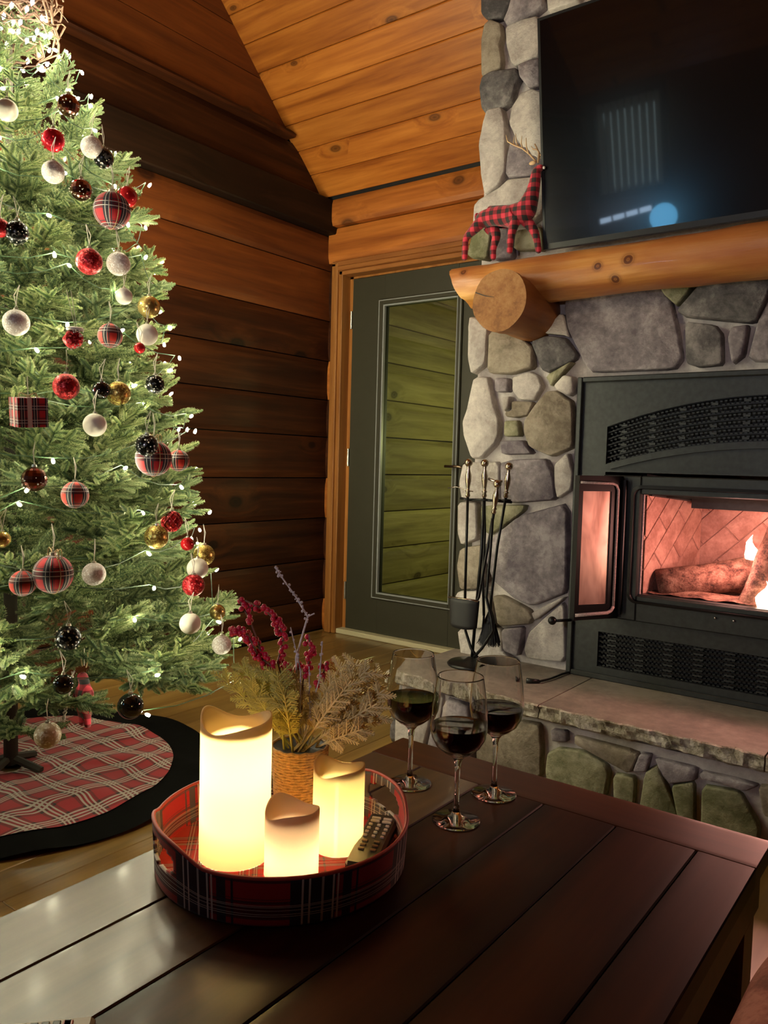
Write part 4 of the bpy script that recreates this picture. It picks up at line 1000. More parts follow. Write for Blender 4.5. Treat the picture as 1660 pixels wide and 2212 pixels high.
m = MB(); m.ball(dp(866, 452) - O_, .005, 8, 6); m.build('nose', MT['white'], de, True)

# ------------------------------------------------------------------ fireplace tools
TY = 2.43; BXc = PY(1020, 1420, TY).x
ts = empty('tool_stand', (BXc, TY, .284)); tag(ts, 'black wrought iron stand for fireplace tools on the hearth slab', 'tool stand')
o0 = Vector(ts.location)
m = MB(); m.lathe([(.001, 0), (.085, 0), (.088, .006), (.080, .013), (.03, .018), (.014, .03), (.001, .032)], 28); m.build('base', MT['ironb'], ts, True)
def tp(x, y, dy=0.0): p = PY(x, y, TY + dy); return Vector(p)
m = MB(); m.tube([Vector((0, 0, .02)), tp(1040, 1200) - o0, tp(1047, 1075) - o0], .006, 8); m.build('pole', MT['ironb'], ts, True)
m = MB(); m.tube([tp(995, 1076) - o0, tp(1010, 1079, .0) - o0, tp(1050, 1080) - o0, tp(1106, 1085) - o0], .0045, 8)
for (xx, dy) in ((1013, -.02), (1048, .03), (1095, -.01), (1075, -.03)):
    c_ = tp(xx, 1080) - o0; pts = [(c_.x + .013 * math.cos(a * PI / 6), c_.y + .013 * math.sin(a * PI / 6) , c_.z) for a in range(13)]; m.tube(pts, .003, 6)
m.build('holder', MT['ironb'], ts, True)
m = MB(); ct = tp(1012, 1060) - o0; m.tube([(ct.x - .085, ct.y, ct.z + .006), (ct.x - .05, ct.y, ct.z + .012), (ct.x, ct.y, ct.z), (ct.x + .02, ct.y, ct.z - .002)], .002, 6); m.build('hook_wire', MT['steel'], ts, True)
def handle(m, top, bot, r=.0115):
    d = (bot - top); L = d.length; d.normalize()
    pr = [(0, .3), (.04, .55), (.08, .62), (.15, .5), (.35, 1.0), (.5, .95), (.7, .62), (.78, .55), (.82, .9), (.86, .55), (.95, .8), (1, .5)]
    m.tube([top + d * (L * a) for a, _ in pr], [r * q for _, q in pr], 10); m.ball(top - d * .004, r * 1.25, 12, 8)
tg = 'fireplace tools hanging on the stand'
def tool(name, label, cat, top, hb, rod, extra):
    e = empty(name, tuple(rod[-1])); tag(e, label, cat, tg); q = Vector(e.location)
    m = MB(); handle(m, top - q, hb - q); m.build('handle', MT['brass'], e, True)
    m = MB(); m.tube([hb - q] + [p - q for p in rod], .0050, 8); m.build('rod', MT['ironb'], e, True)
    extra(e, q)
def shovel(e, q):
    c_ = tp(1000, 1326, -.06); W_, H_ = .060, .052; m = MB()
    def fn(u, v): x_ = (u - .5) * 2 * W_ * (1 - .12 * v); return (c_.x + x_ - q.x, c_.y - q.y - .018 * (1 - abs(2 * u - 1) ** 3) + .01, c_.z - q.z + H_ * (1 - 2 * v) * (1 - .15 * abs(2 * u - 1) ** 3 * v))
    m.grid(fn, 12, 8); o = m.build('blade', MT['black'], e, True); s = o.modifiers.new('s', 'SOLIDIFY'); s.thickness = .003
    m = MB(); m.tube([Vector((c_.x - W_, c_.y, c_.z + H_)) - q, Vector((c_.x + W_, c_.y, c_.z + H_)) - q], .004, 8); m.build('rolled_edge', MT['brass'], e, True)
tool('shovel', 'ash shovel with square black blade and brass handle, leftmost on the stand', 'shovel', tp(1013, 1002, -.02), tp(1011, 1074, -.02), [tp(1008, 1180, -.03), tp(1005, 1300, -.055)], shovel)
def poker(e, q):
    m = MB(); m.tube([tp(1046, 1330) - q, tp(1042, 1375) - q, tp(1030, 1390) - q], [.0038, .0036, .001], 8); m.tube([tp(1043, 1350) - q, tp(1060, 1372) - q], [.0035, .001], 6); m.build('hook', MT['ironb'], e, True)
tool('poker', 'straight black poker with brass knob handle behind the tongs', 'poker', tp(1048, 1003, .03), tp(1047, 1075, .03), [tp(1048, 1150, .03), tp(1044, 1250, .02), tp(1046, 1330)], poker)
def brush(e, q):
    m = MB(); c_ = tp(1058, 1370); rr = random.Random(4)
    for i in range(260):
        a_ = rr.random() * 2 * PI; r0 = rr.random() ** .5 * .018; r1 = r0 * 2.2; m.tube([Vector((c_.x + r0 * math.cos(a_), c_.y + r0 * math.sin(a_), c_.z + .045)) - q, Vector((c_.x + r1 * math.cos(a_), c_.y + r1 * math.sin(a_), c_.z - .040 + rr.random() * .015)) - q], .0012, 3)
    o = m.build('bristles', MT['black'], e); o['kind'] = 'stuff'
    m = MB(); m.lathe([(.004, .09), (.016, .06), (.021, .045), (.019, .036)], 14, c_ - q); m.build('ferrule', MT['ironb'], e, True)
tool('hearth_brush', 'hearth brush with black bristles and brass handle, rightmost on the stand', 'brush', tp(1100, 1010, -.01), tp(1093, 1076, -.01), [tp(1075, 1180), tp(1062, 1290), tp(1059, 1345)], brush)
def tongs(e, q):
    for s in (-1, 1):
        m = MB(); pts = [tp(1065, 1120, -.05), tp(1055 + s * 4, 1200, -.05), tp(1043 + s * 8, 1290, -.05), tp(1036 + s * 26, 1335, -.05), tp(1036 + s * 30, 1362, -.05), tp(1030 + s * 12, 1400, -.05), tp(1028 - s * 4, 1420, -.055)]
        m.tube([p - q for p in pts], .0052, 8); m.build('tong_arm', MT['ironb'], e, True)
    m = MB(); m.tube([tp(1056, 1034, -.05) - q, tp(1070, 1040, -.05) - q, tp(1085, 1040, -.05) - q], .005, 8); m.ball(tp(1074, 1042, -.05) - q, .010, 10, 8); m.build('finial', MT['steel'], e, True)
tool('log_tongs', 'bent iron log tongs with steel grip, foremost on the stand', 'tongs', tp(1075, 1048, -.05), tp(1067, 1110, -.05), [tp(1066, 1116, -.05), tp(1065, 1122, -.05)], tongs)

# ================================================================== COFFEE TABLE
TZ = .42; TX0, TX1, TYF, TYB = -.945, -.232, 1.345, -.10
tb = empty('coffee_table', ((TX0 + TX1) / 2, .65, 0), 0); tag(tb, 'low dark red-brown plank coffee table with glossy top', 'table')
to = Vector(tb.location)
def tplank(x0, x1, y0, y1, along_y, mat):
    m = MB(); N = 60; K = 12; L0, L1 = (y0, y1) if along_y else (x0, x1); W0, W1 = (x0, x1) if along_y else (y0, y1)
    v = []; prof = []
    for i in range(N + 1):
        u = i / N; e = min(u, 1 - u) * (W1 - W0); dz = -.0005 * max(0, 1 - e / .014) ** 2 - (.0016 if e < .0004 else 0); prof.append((W0 + .0007 + (W1 - W0 - .0014) * u, TZ + dz, u))
    rows = [L0, L0 + .001, L1 - .001, L1]; f = []; uv = []
    for r_i, L in enumerate(rows):
        for (a, z_, u) in prof:
            zz = z_ - (.001 if r_i in (0, 3) else 0); v.append(((a, L, zz) if along_y else (L, a, zz)))
    P = N + 1
    for r_i in range(3):
        for i in range(N): f.append((r_i * P + i, r_i * P + i + 1, (r_i + 1) * P + i + 1, (r_i + 1) * P + i)); uv.append([(prof[i][2], 0), (prof[i + 1][2], 0), (prof[i + 1][2], 1), (prof[i][2], 1)])
    m.add([Vector(q) - to for q in v], f, uv)
    z1_ = TZ - .03; b = [(x0 + .0007, y0, z1_), (x1 - .0007, y0, z1_), (x1 - .0007, y1, z1_), (x0 + .0007, y1, z1_)]
    t_ = [(x0 + .0007, y0, TZ - .0035), (x1 - .0007, y0, TZ - .0035), (x1 - .0007, y1, TZ - .0035), (x0 + .0007, y1, TZ - .0035)]
    m.add([Vector(q) - to for q in b + t_], [(3, 2, 1, 0), (0, 1, 5, 4), (1, 2, 6, 5), (2, 3, 7, 6), (3, 0, 4, 7)])
    return m.build('top_plank', mat, tb, True, angle=25)
gx = [TX0, -.825, -.697, -.570, -.443, -.316, TX1]; YBRD = 1.235
for i in range(6): tplank(gx[i], gx[i + 1], TYB, YBRD, True, MT['table'] if i < 2 else MT['table_shade'])
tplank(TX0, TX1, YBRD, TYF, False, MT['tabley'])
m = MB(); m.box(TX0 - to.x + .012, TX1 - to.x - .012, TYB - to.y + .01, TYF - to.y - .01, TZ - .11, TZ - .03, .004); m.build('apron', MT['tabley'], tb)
for xx in (TX0 + .05, TX1 - .05):
    for yy in (TYB + .06, TYF - .06):
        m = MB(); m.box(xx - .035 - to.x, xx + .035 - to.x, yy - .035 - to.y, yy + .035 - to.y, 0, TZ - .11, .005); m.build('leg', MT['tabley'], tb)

# ------------------------------------------------------------------ tray
TC = Vector((-.782, .815, TZ + .003)); TR = .178
_h = PZ(824, 1730, TZ + .05) - TC; hd = math.atan2(_h.y, _h.x)
ty = empty('round_tray', tuple(TC)); tag(ty, 'round red tartan tray with cut-out handles holding candles and basket', 'tray')
m = MB(); m.lathe([(.001, 0), (TR - .004, 0), (TR - .004, .004), (.001, .004)], 64); m.build('tray_base', MT['traybed'], ty)
NU, NV = 288, 22; v = []; f = []; uv = []
def rim(a):
    c_ = abs(math.cos(a - hd)); return .060 + (.018 * (3 * q ** 2 - 2 * q ** 3) if (q := max(0, (c_ - .82) / .18)) > 0 else 0)
for i in range(NU):
    a = 2 * PI * i / NU
    for j in range(NV + 1):
        r_ = TR + .004 * (j / NV); v.append((r_ * math.cos(a), r_ * math.sin(a), rim(a) * j / NV))
for i in range(NU):
    a = 2 * PI * (i + .5) / NU
    for j in range(NV):
        zz = rim(a) * (j + .5) / NV; k = 0 if math.cos(a - hd) > 0 else PI
        da = (a - hd - k + PI) % (2 * PI) - PI
        if (da * TR / .050) ** 2 + ((zz - .048) / .018) ** 2 < 1: continue
        i2 = (i + 1) % NU; f.append((i * (NV + 1) + j, i2 * (NV + 1) + j, i2 * (NV + 1) + j + 1, i * (NV + 1) + j + 1)); uv.append([(i / NU, j / NV), ((i + 1) / NU, j / NV), ((i + 1) / NU, (j + 1) / NV), (i / NU, (j + 1) / NV)])
o = MB().add(v, f, uv).build('tray_wall', MT['tray'], ty, True); s = o.modifiers.new('s', 'SOLIDIFY'); s.thickness = .005; s.offset = -1
m = MB(); m.tube([((TR + .002) * math.cos(2 * PI * i / 96), (TR + .002) * math.sin(2 * PI * i / 96), rim(2 * PI * i / 96) + .001) for i in range(97)], .0028, 6, False); m.build('rim_piping', plain('rim_red', (0.45, 0.06, 0.04), 0.6), ty, True)

# ------------------------------------------------------------------ candles
cg = 'flameless pillar candles on the tray'
def candle(loc, r, H, wave, lz, power, wax, label, seed, col):
    e = empty('pillar_candle', loc); tag(e, label, 'candle', cg); n = 56; rows = []
    def top(a): return H - wave * (.5 - .5 * math.sin(2 * (a) + seed)) * .8 - wave * .2 * math.sin(3 * a + seed)
    prof = []
    v = []; R_ = []
    # outer wall up to the wavy rim, over, down the inside to the melted hollow
    lv = [(0, .0, 0), (1, .0, 0), (1, .15, 0), (1, .3, 0), (1, .45, 0), (1, .6, 0), (1, .75, 0), (1, .9, 0), (1, .985, 0), (.985, 1.0, 0), (.94, .995, 0), (.90, .975, 0)]
    for (rr, hh, _) in lv:
        for k in range(n): a = 2 * PI * k / n; z_ = top(a) * hh; v.append((r * rr * math.cos(a), r * rr * math.sin(a), z_))
    fz = H - wave - .018
    for rr, zz in ((.80, fz + .006), (.5, fz + .001), (.02, fz)):
        for k in range(n): a = 2 * PI * k / n; v.append((r * rr * math.cos(a), r * rr * math.sin(a), zz))
    L = len(lv) + 3
    f = [(i * n + k, i * n + (k + 1) % n, (i + 1) * n + (k + 1) % n, (i + 1) * n + k) for i in range(1, L - 1) for k in range(n)]
    MB().add(v, f).build('wax_body', wax, e, True)
    m = MB(); m.tube([(0, 0, fz - .002), (.001, 0, fz + .010)], .0012, 6); m.build('wick', MT['wick'], e)
    l = bpy.data.lights.new('candle_bulb', 'POINT'); l.energy = power; l.color = col; l.shadow_soft_size = .010; lo = bpy.data.objects.new('candle_bulb', l); COL.objects.link(lo); lo.parent = e; lo.location = (0, 0, lz)
    return e
zt = TC.z + .0045
candle((-.831, .768, zt), .0505, .207, .022, .135, 7.5, MT['wax'], 'tall wide pillar candle glowing white at the left of the tray', 0.6, (1.0, 0.82, 0.46))
candle((-.735, .884, zt), .0380, .126, .016, .042, 2.4, MT['wax'], 'medium pillar candle glowing low down at the right of the tray', 1.2, (1.0, 0.82, 0.40))
candle((-.733, .783, zt), .0375, .097, .015, .028, .42, MT['wax2'], 'short dim pillar candle at the front of the tray', 2.0, (1.0, 0.78, 0.45))

# ------------------------------------------------------------------ remotes
def remote(loc, rz, L, W, shell, keys, label, keyf):
    e = empty('remote_control', loc, rz); tag(e, label, 'remote')
    m = MB(); m.box(-W / 2, W / 2, -L / 2, L / 2, 0, .016, .004); m.build('shell', shell, e)
    for (kx, ky, kw, kh, mt_) in keys: m = MB(); m.box(kx - kw / 2, kx + kw / 2, ky - kh / 2, ky + kh / 2, .0155, .019, .0008); m.build('button', mt_, e)
    return e
ks = [(-.009, .050, .014, .004, MT['white']), (.009, .050, .014, .004, MT['white']), (-.009, .042, .014, .004, MT['white']), (.009, .042, .014, .004, MT['white'])]
for r_i in range(4):
    for c_i in range(3): ks.append(((c_i - 1) * .013, .032 - r_i * .010, .006, .004, MT['white']))
for r_i in range(3):
    for c_i in range(2): ks.append(((c_i - .5) * .018, -.012 - r_i * .010, .009, .004, MT['silver']))
e = remote((-.688, .915, zt), math.radians(35), .135, .046, MT['plastic'], ks, 'dark slim remote with pale buttons leaning inside the tray', None)
e.location = (-.684, .905, zt + .004); e.rotation_euler = (math.radians(6), 0, math.radians(22))
k2 = [(-.013, .058, .010, .010, plain('red_key', (.35, .03, .03), .4))]
for r_i in range(12):
    for c_i in range(2 if r_i else 0, 3): k2.append(((c_i - 1) * .014, .058 - r_i * .0105, .010, .0075, MT['ironb']))
for r_i in range(12):
    for c_i in range(3):
        if r_i or c_i: k2.append(((c_i - 1) * .014, .058 - r_i * .0105, .010, .0075, MT['ironb']))
seen = set(); k3 = []
for q in k2:
    if (q[0], q[1]) not in seen: seen.add((q[0], q[1])); k3.append(q)
e = remote((-.72, .38, TZ + .001), 0, .165, .055, plain('taupe_remote_shell', (.30, .20, .12), .4), k3, 'remote with black keys and one red key at the near table edge', None)
p0, p1 = PZ(205, 2190, TZ + .018), PZ(40, 2206, TZ + .018); d_ = (p0 - p1); ang = math.atan2(d_.y, d_.x) - PI / 2
e.rotation_euler = (0, 0, ang); dd = d_.normalized(); side = Vector((dd.y, -dd.x, 0)); cpos = p0 - dd * .0815 + side * .0255; e.location = (cpos.x, cpos.y, TZ + .001)

# ------------------------------------------------------------------ wine glasses
gg_ = 'wine glasses on the coffee table'
def wineglass(x, y, label, fill, H=.238, rot=0):
    e = empty('wine_glass', (x, y, TZ + .0006)); tag(e, label, 'wine glass', gg_)
    s = H / .238
    out = [(.0005, .0), (.038, .0), (.0395, .0012), (.038, .0022), (.020, .0042), (.009, .009), (.0052, .018), (.0042, .035), (.0040, .060), (.0045, .085), (.0065, .100), (.012, .107), (.024, .114), (.036, .124), (.0435, .138), (.0465, .154), (.0465, .170), (.0440, .195), (.0400, .220), (.0374, .2355), (.0371, .2374), (.0368, .2380)]
    inn = [(.0365, .2380), (.0362, .2374), (.0364, .2355), (.0389, .220), (.0428, .195), (.0452, .170), (.0452, .154), (.0421, .139), (.0345, .1255), (.022, .1155), (.010, .1105), (.0005, .110)]
    m = MB(); m.lathe([(a, b * s) for a, b in out + inn], 48); m.build('glass', MT['glass'], e, True)
    pr = [(.0005, .1108), (.0098, .1112), (.0218, .1162), (.0343, .1262), (.0419, .1398), (.0450, .1545)]
    pr = [q for q in pr if q[1] < fill] ; rt = .0452 if fill > .1545 else .0440
    pr += [(rt - .0003, fill), (rt - .002, fill - .0004), (.0005, fill - .0004)]
    m = MB(); m.lathe([(a, b * s) for a, b in pr], 40); m.build('wine', MT['wine'], e, True, angle=40)
wineglass(-.651, 1.081, 'red wine glass nearest of the three, between the other two', .158)
wineglass(-.655, 1.213, 'red wine glass at the right rear, closest to the hearth', .156)
wineglass(-.794, 1.154, 'red wine glass at the left rear, next to the tray', .160)

# ------------------------------------------------------------------ basket arrangement
BC = PF(646, 1700, 1.262); BC.z = zt
ar = empty('basket_arrangement', tuple(BC)); tag(ar, 'woven rope basket of red berries and dried cypress on the tray', 'arrangement')
m = MB(); 
for i in range(27):
    t_ = i / 26; rr = .034 + .010 * t_; zz = .004 + .0044 * i
    m.tube([((rr + .0005 * math.sin(k * 2.4 + i)) * math.cos(2 * PI * k / 40), (rr + .0005 * math.sin(k * 2.4 + i)) * math.sin(2 * PI * k / 40), zz + .0009 * math.sin(k * 1.9 + i * 2)) for k in range(41)], .0027, 6, False)
o = m.build('rope_coil', MT['basket'], ar, True); o['kind'] = 'stuff'
MB().lathe([(.001, .001), (.033, .001), (.043, .118), (.040, .118), (.001, .108)], 24).build('liner', MT['black'], ar)
rr_ = random.Random(11)
MTOP = Vector((0, 0, .112))
def bez(a, b, c_, n=10): return [a * (1 - t) ** 2 + b * 2 * t * (1 - t) + c_ * t * t for t in [i / n for i in range(n + 1)]]
def world_l(p): return Vector(p) - BC
def spray(tip, mat, name, bend=.3, leaf=1.0):
    m = MB(); tip = world_l(tip); base = MTOP + Vector((rr_.uniform(-.02, .02), rr_.uniform(-.02, .02), -.01)); mid = (base + tip) / 2 + Vector((0, 0, .02 * bend))
    P = bez(base, mid, tip, 14); m.tube(P, [.0020] * 10 + [.0015] * 5, 4)
    ax_ = (tip - base).normalized(); s_ = ax_.cross(Vector((_f.x, _f.y, _f.z))).normalized()
    for i in range(5, 14):
        for sg in (-1, 1):
            L = .034 * leaf * (1 - .5 * abs(i / 14 - .62)) * rr_.uniform(.6, 1.1); d = (ax_ * .8 + s_ * sg * .7 + Vector((rr_.uniform(-.3, .3),) * 3)).normalized()
            p = P[i]; q = p + d * L; m.tube([p, q], [.0017, .0012], 4)
            for j in range(1, 5):
                for sg2 in (-1, 1):
                    r0 = p + d * L * j / 5; d2 = (d + d.cross(_f).normalized() * sg2 * .8).normalized(); m.tube([r0, r0 + d2 * .010 * leaf * (1.2 - j / 6)], [.0015, .0011], 3)
    m.build(name, mat, ar)
F0 = 1.235
for (px_, py_, dF, mt_) in ((480, 1462, -.02, 'cypress_g'), (515, 1432, .0, 'cypress_g'), (540, 1480, -.03, 'cypress_g'), (560, 1440, .0, 'cypress_g'), (600, 1450, -.02, 'cypress_g'), (640, 1455, .01, 'cypress'), (585, 1500, -.04, 'cypress_g'), (615, 1500, -.05, 'cypress_g'),
        (740, 1430, .03, 'cypress'), (775, 1425, .02, 'cypress'), (800, 1440, .0, 'cypress'), (826, 1450, .02, 'cypress'), (832, 1490, .0, 'cypress'), (815, 1520, -.01, 'cypress'), (830, 1545, .02, 'cypress'), (785, 1575, -.02, 'cypress'), (790, 1500, .04, 'cypress'), (760, 1470, -.03, 'cypress'), (720, 1470, .0, 'cypress')):
    spray(PF(px_, py_, F0 + dF), MT[mt_], 'cypress_spray')
bm = MB().ball((0, 0, 0), .0043, 8, 6).mesh('berry', MT['berry'], True)
def berry_stem(pts, nb, rad=.007):
    P = [world_l(PF(x_, y_, F0 + d_)) for x_, y_, d_ in pts]; Q = []
    for i in range(len(P) - 1):
        for k in range(6): Q.append(P[i].lerp(P[i + 1], k / 6))
    Q.append(P[-1]); o = None
    m = MB(); m.tube([MTOP] + Q, .0014, 5); o = m.build('berry_stem', MT['twig'], ar)
    for k in range(nb):
        t_ = (rr_.random() ** .9) * (len(Q) - 1); i = int(t_); p = Q[i].lerp(Q[min(i + 1, len(Q) - 1)], t_ - i)
        d = Vector((rr_.gauss(0, 1), rr_.gauss(0, 1), rr_.gauss(0, 1))).normalized() * rad; inst(bm, 'berry', o, loc=p + d)
berry_stem([(600, 1430, .0), (612, 1380, .0), (605, 1350, .0), (575, 1320, 0), (530, 1297, 0)], 44)
berry_stem([(590, 1440, -.01), (560, 1420, -.01), (535, 1370, -.01), (505, 1362, -.01)], 38)
berry_stem([(580, 1440, .0), (560, 1400, .0), (530, 1370, .02)], 30)
berry_stem([(540, 1340, .0), (528, 1318, 0), (516, 1292, 0)], 16)
berry_stem([(620, 1450, .01), (615, 1440, .01), (612, 1430, .01)], 12)
berry_stem([(655, 1470, .01), (670, 1420, .01), (668, 1370, .01)], 22)
berry_stem([(645, 1460, .02), (648, 1430, .02)], 10)
berry_stem([(685, 1480, .01), (700, 1450, .01), (705, 1432, .01)], 18)
m = MB(); P = [MTOP] + [world_l(PF(x_, y_, F0 + .01)) for x_, y_ in ((640, 1420), (660, 1350), (665, 1332), (640, 1290), (608, 1245), (595, 1222))]; m.tube(P, [.0018, .0018, .0016, .0015, .0014, .0012, .0008], 6)
for i in range(40):
    t_ = rr_.uniform(2.2, 5.9); k = int(t_); p = P[k].lerp(P[k + 1], t_ - k); m.ball(p + Vector((rr_.uniform(-1, 1), rr_.uniform(-1, 1), rr_.uniform(-1, 1))) * .003, rr_.uniform(.0012, .0026), 6, 4)
m.tube([P[3], world_l(PF(680, 1325, F0 + .01))], .0012, 5); m.build('frosted_branch', MT['snow'], ar)
for (a, b) in (((670, 1560), (668, 1440)), ((690, 1470), (697, 1385)), ((650, 1450), (628, 1355))):
    m = MB(); A_, B_ = world_l(PF(*a, F0)), world_l(PF(*b, F0)); m.tube([MTOP, A_, B_], [.0014, .0013, .0009], 5)
    for i in range(12): p = A_.lerp(B_, rr_.random()); m.ball(p + Vector((rr_.uniform(-1, 1), 0, rr_.uniform(-1, 1))) * .003, .002, 6, 4)
    m.build('frosted_branch', MT['snow'], ar)

# ------------------------------------------------------------------ leather armchair arm at the near right
ac = empty('armchair', (-.100, 1.08, 0)); tag(ac, 'rounded worn reddish leather armchair arm beside the right table edge', 'armchair')
def arm_pt(u, v):
    a = v * 2 * PI; y_ = -.55 + u * .62; fr = max(0, (u - .72) / .28); sh = math.sqrt(max(0, 1 - fr ** 2 * .96))
    return (.075 * math.cos(a) * sh * 1.15, y_, .395 + .065 * math.sin(a) * sh - .01 * u)
m = MB(); m.grid(arm_pt, 30, 28); m.build('arm_roll', MT['leather'], ac, True)
m = MB(); m.box(-.055, .055, -.55, -.02, .06, .40, .02); m.build('arm_panel', MT['leather'], ac)
m = MB(); m.box(.08, .65, -.55, .02, .18, .34, .03); m.build('seat_cushion', MT['leather'], ac)
m = MB(); m.box(.055, .66, -.60, -.02, .06, .18, .01); m.build('seat_base', MT['leather'], ac)
for xx in (-.03, .60):
    for yy in (-.52, -.06): m = MB(); m.box(xx - .02, xx + .02, yy - .02, yy + .02, 0, .06); m.build('foot', MT['black'], ac)

# ================================================================== CHRISTMAS TREE
TCX, TCY = -2.37, 1.25
RP = [(.20, .54), (.30, .665), (.38, .70), (.68, .60), (1.0, .555), (1.385, .47), (1.64, .425), (1.88, .35), (2.06, .25), (2.25, .125), (2.40, .03)]
def tr_r(z):
    if z <= RP[0][0]: return RP[0][1]
    for (a, b), (c_, d) in zip(RP, RP[1:]):
        if z <= c_: return b + (d - b) * (z - a) / (c_ - a)
    return .03
tree = empty('christmas_tree', (TCX, TCY, 0)); tag(tree, 'tall lit artificial fir Christmas tree in the left corner', 'christmas tree')
m = MB(); m.tube([(0, 0, .03), (0, 0, 1.2), (0, 0, 2.3)], [.022, .018, .008], 10); m.build('trunk', MT['trunk'], tree, True)
m = MB()
for k in range(4): a = PI / 2 * k + .4; m.tube([(0, 0, .05), (.11 * math.cos(a), .11 * math.sin(a), .02)], .012, 6)
m.build('stand', MT['trunk'], tree)
def setuv(me, UV):
    l = me.uv_layers.new(name='UVMap'); a = np.zeros((len(me.loops), 2), np.float32); a[:, 1] = [x for q in UV for x in q]; l.data.foreach_set('uv', a.ravel())
def spray_mesh(seed, lod=1.0):
    rd = random.Random(seed); V = []; F = []; UV = []
    def needle(p, d, L, wv, side):
        a = len(V); q = p + d * L; mpt = p + d * L * .5; V.extend([p, mpt + side * wv, q, mpt - side * wv]); F.append((a, a + 1, a + 2, a + 3)); UV.append((0, .5, 1, .5))
    def shoot(a, b, dens):
        ax_ = b - a; L = ax_.length; ax_.normalize(); up = Vector((0, 0, 1)); s_ = ax_.cross(up)
        if s_.length < .1: s_ = ax_.cross(Vector((1, 0, 0)))
        s_.normalize(); up = s_.cross(ax_); N = max(4, int(L / .0030 * dens))
        for i in range(N):
            t_ = (i + rd.random() * .5) / N; p = a + ax_ * L * t_; ln = .0118 * (1.15 - .50 * t_ ** 3) * rd.uniform(.8, 1.1)
            for ang in (-75, -35, 20, 80, 140, -130):
                an = math.radians(ang + rd.uniform(-14, 14)); rad_ = s_ * math.cos(an) + up * math.sin(an)
                if ang in (140, -130): rad_ = s_ * (1 if ang > 0 else -1) * -1 + up * .1
                fw = 1.0 if t_ < .9 else 1.8; d = (rad_ * 1.0 + ax_ * fw).normalized(); sd = d.cross(ax_).normalized() if abs(d.dot(ax_)) < .99 else s_
                needle(p, d, ln, .00165, sd)
        # stem
        e = s_ * .0012; g = up * .0012; k = len(V); V.extend([a + e, a + g, a - e, a - g, b]); F.extend([(k, k + 1, k + 4), (k + 1, k + 2, k + 4), (k + 2, k + 3, k + 4), (k + 3, k, k + 4)]); UV.extend([(0, 0, 0)] * 4)
    # main axis from (-.26,0,0) to tip (0,0,0): +X outward
    A0 = Vector((-.25, 0, -.02)); tip = Vector((0, 0, rd.uniform(-.005, .02)))
    ax = lambda t_: A0.lerp(tip, t_) + Vector((0, 0, -.02 * math.sin(t_ * PI)))
    shoot(ax(.72), ax(1.0), lod)
    shoot(ax(.35), ax(.74), lod * .8)
    for k, t_ in enumerate((.22, .34, .46, .57, .68, .78, .86)):
        for sg in (-1, 1):
            if rd.random() < .06: continue
            L = (.130 - .070 * t_) * rd.uniform(.8, 1.15); an = math.radians(rd.uniform(38, 58)); el = rd.uniform(-.25, .45)
            p = ax(t_ + rd.uniform(-.02, .02)); d = Vector((math.cos(an), sg * math.sin(an), el)).normalized(); q = p + d * L; shoot(p, q, lod)
            if L > .06:
                for s2 in ((-1, 1) if L > .085 else (rd.choice((-1, 1)),)):
                    p2 = p + d * L * .45; an2 = math.radians(40) * s2; d2 = Vector((d.x * math.cos(an2) - d.y * math.sin(an2), d.x * math.sin(an2) + d.y * math.cos(an2), el * .6 + rd.uniform(-.1, .25))).normalized(); shoot(p2, p2 + d2 * L * .55, lod)
        if rd.random() < .35:
            p = ax(t_); d = Vector((.6, rd.uniform(-.2, .2), .75)).normalized(); shoot(p, p + d * .045, lod)
    me = bpy.data.meshes.new('branch'); me.from_pydata([tuple(v) for v in V], [], F); me.materials.append(MT['needle']); me.update(); setuv(me, UV); return me, V, F, UV
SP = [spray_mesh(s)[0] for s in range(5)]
_, LV, LF, LU = spray_mesh(77, .45); inner_uv = []
cnt = 0; inner_v = []; inner_f = []
tr_rand = random.Random(5)
GA = PI * (3 - math.sqrt(5))
def branch_mat(z, th, rt, el, roll, s):
    return Matrix.Translation((rt * math.cos(th), rt * math.sin(th), z)) @ Matrix.Rotation(th, 4, 'Z') @ Matrix.Rotation(-el, 4, 'Y') @ Matrix.Rotation(roll, 4, 'X') @ Matrix.Scale(s, 4)
N_OUT = 300
zz_list = []
# height samples by surface area
cum = 0; tot = []
zv = .33
while zv < 2.30: cum += (tr_r(zv) + .05); tot.append((zv, cum)); zv += .01
for i in range(N_OUT + 210):
    bits = 0.0; ff = .5; kk_ = i + 1
    while kk_: bits += ff * (kk_ & 1); kk_ >>= 1; ff *= .5
    tgt = cum * bits; z_ = next(a for a, b in tot if b >= tgt) + tr_rand.uniform(-.01, .01)
    th = i * GA * 1.0 + tr_rand.uniform(-.2, .2); outer = i < N_OUT
    R0 = tr_r(z_); rt = R0 * (tr_rand.uniform(.90, 1.05) if outer else tr_rand.uniform(.62, .88)); el = tr_rand.uniform(-.10, .45) + max(0, (z_ - 1.7)) * .9; s_ = min(1.15, max(.55, R0 / .42))
    if z_ < .5: el = tr_rand.uniform(-.25, .12)
    Mx = branch_mat(z_, th, rt, el, tr_rand.uniform(-.5, .5), s_ * tr_rand.uniform(.9, 1.1))
    if outer: inst(SP[i % 5], 'branch', tree, Mx)
    else:
        b = len(inner_v); inner_v += [tuple(Mx @ v) for v in LV]; inner_f += [tuple(k + b for k in q) for q in LF]; inner_uv += LU
me = bpy.data.meshes.new('inner_foliage'); me.from_pydata(inner_v, [], inner_f); me.materials.append(MT['needle']); setuv(me, inner_uv); o = inst(me, 'inner_foliage', tree); o['kind'] = 'stuff'

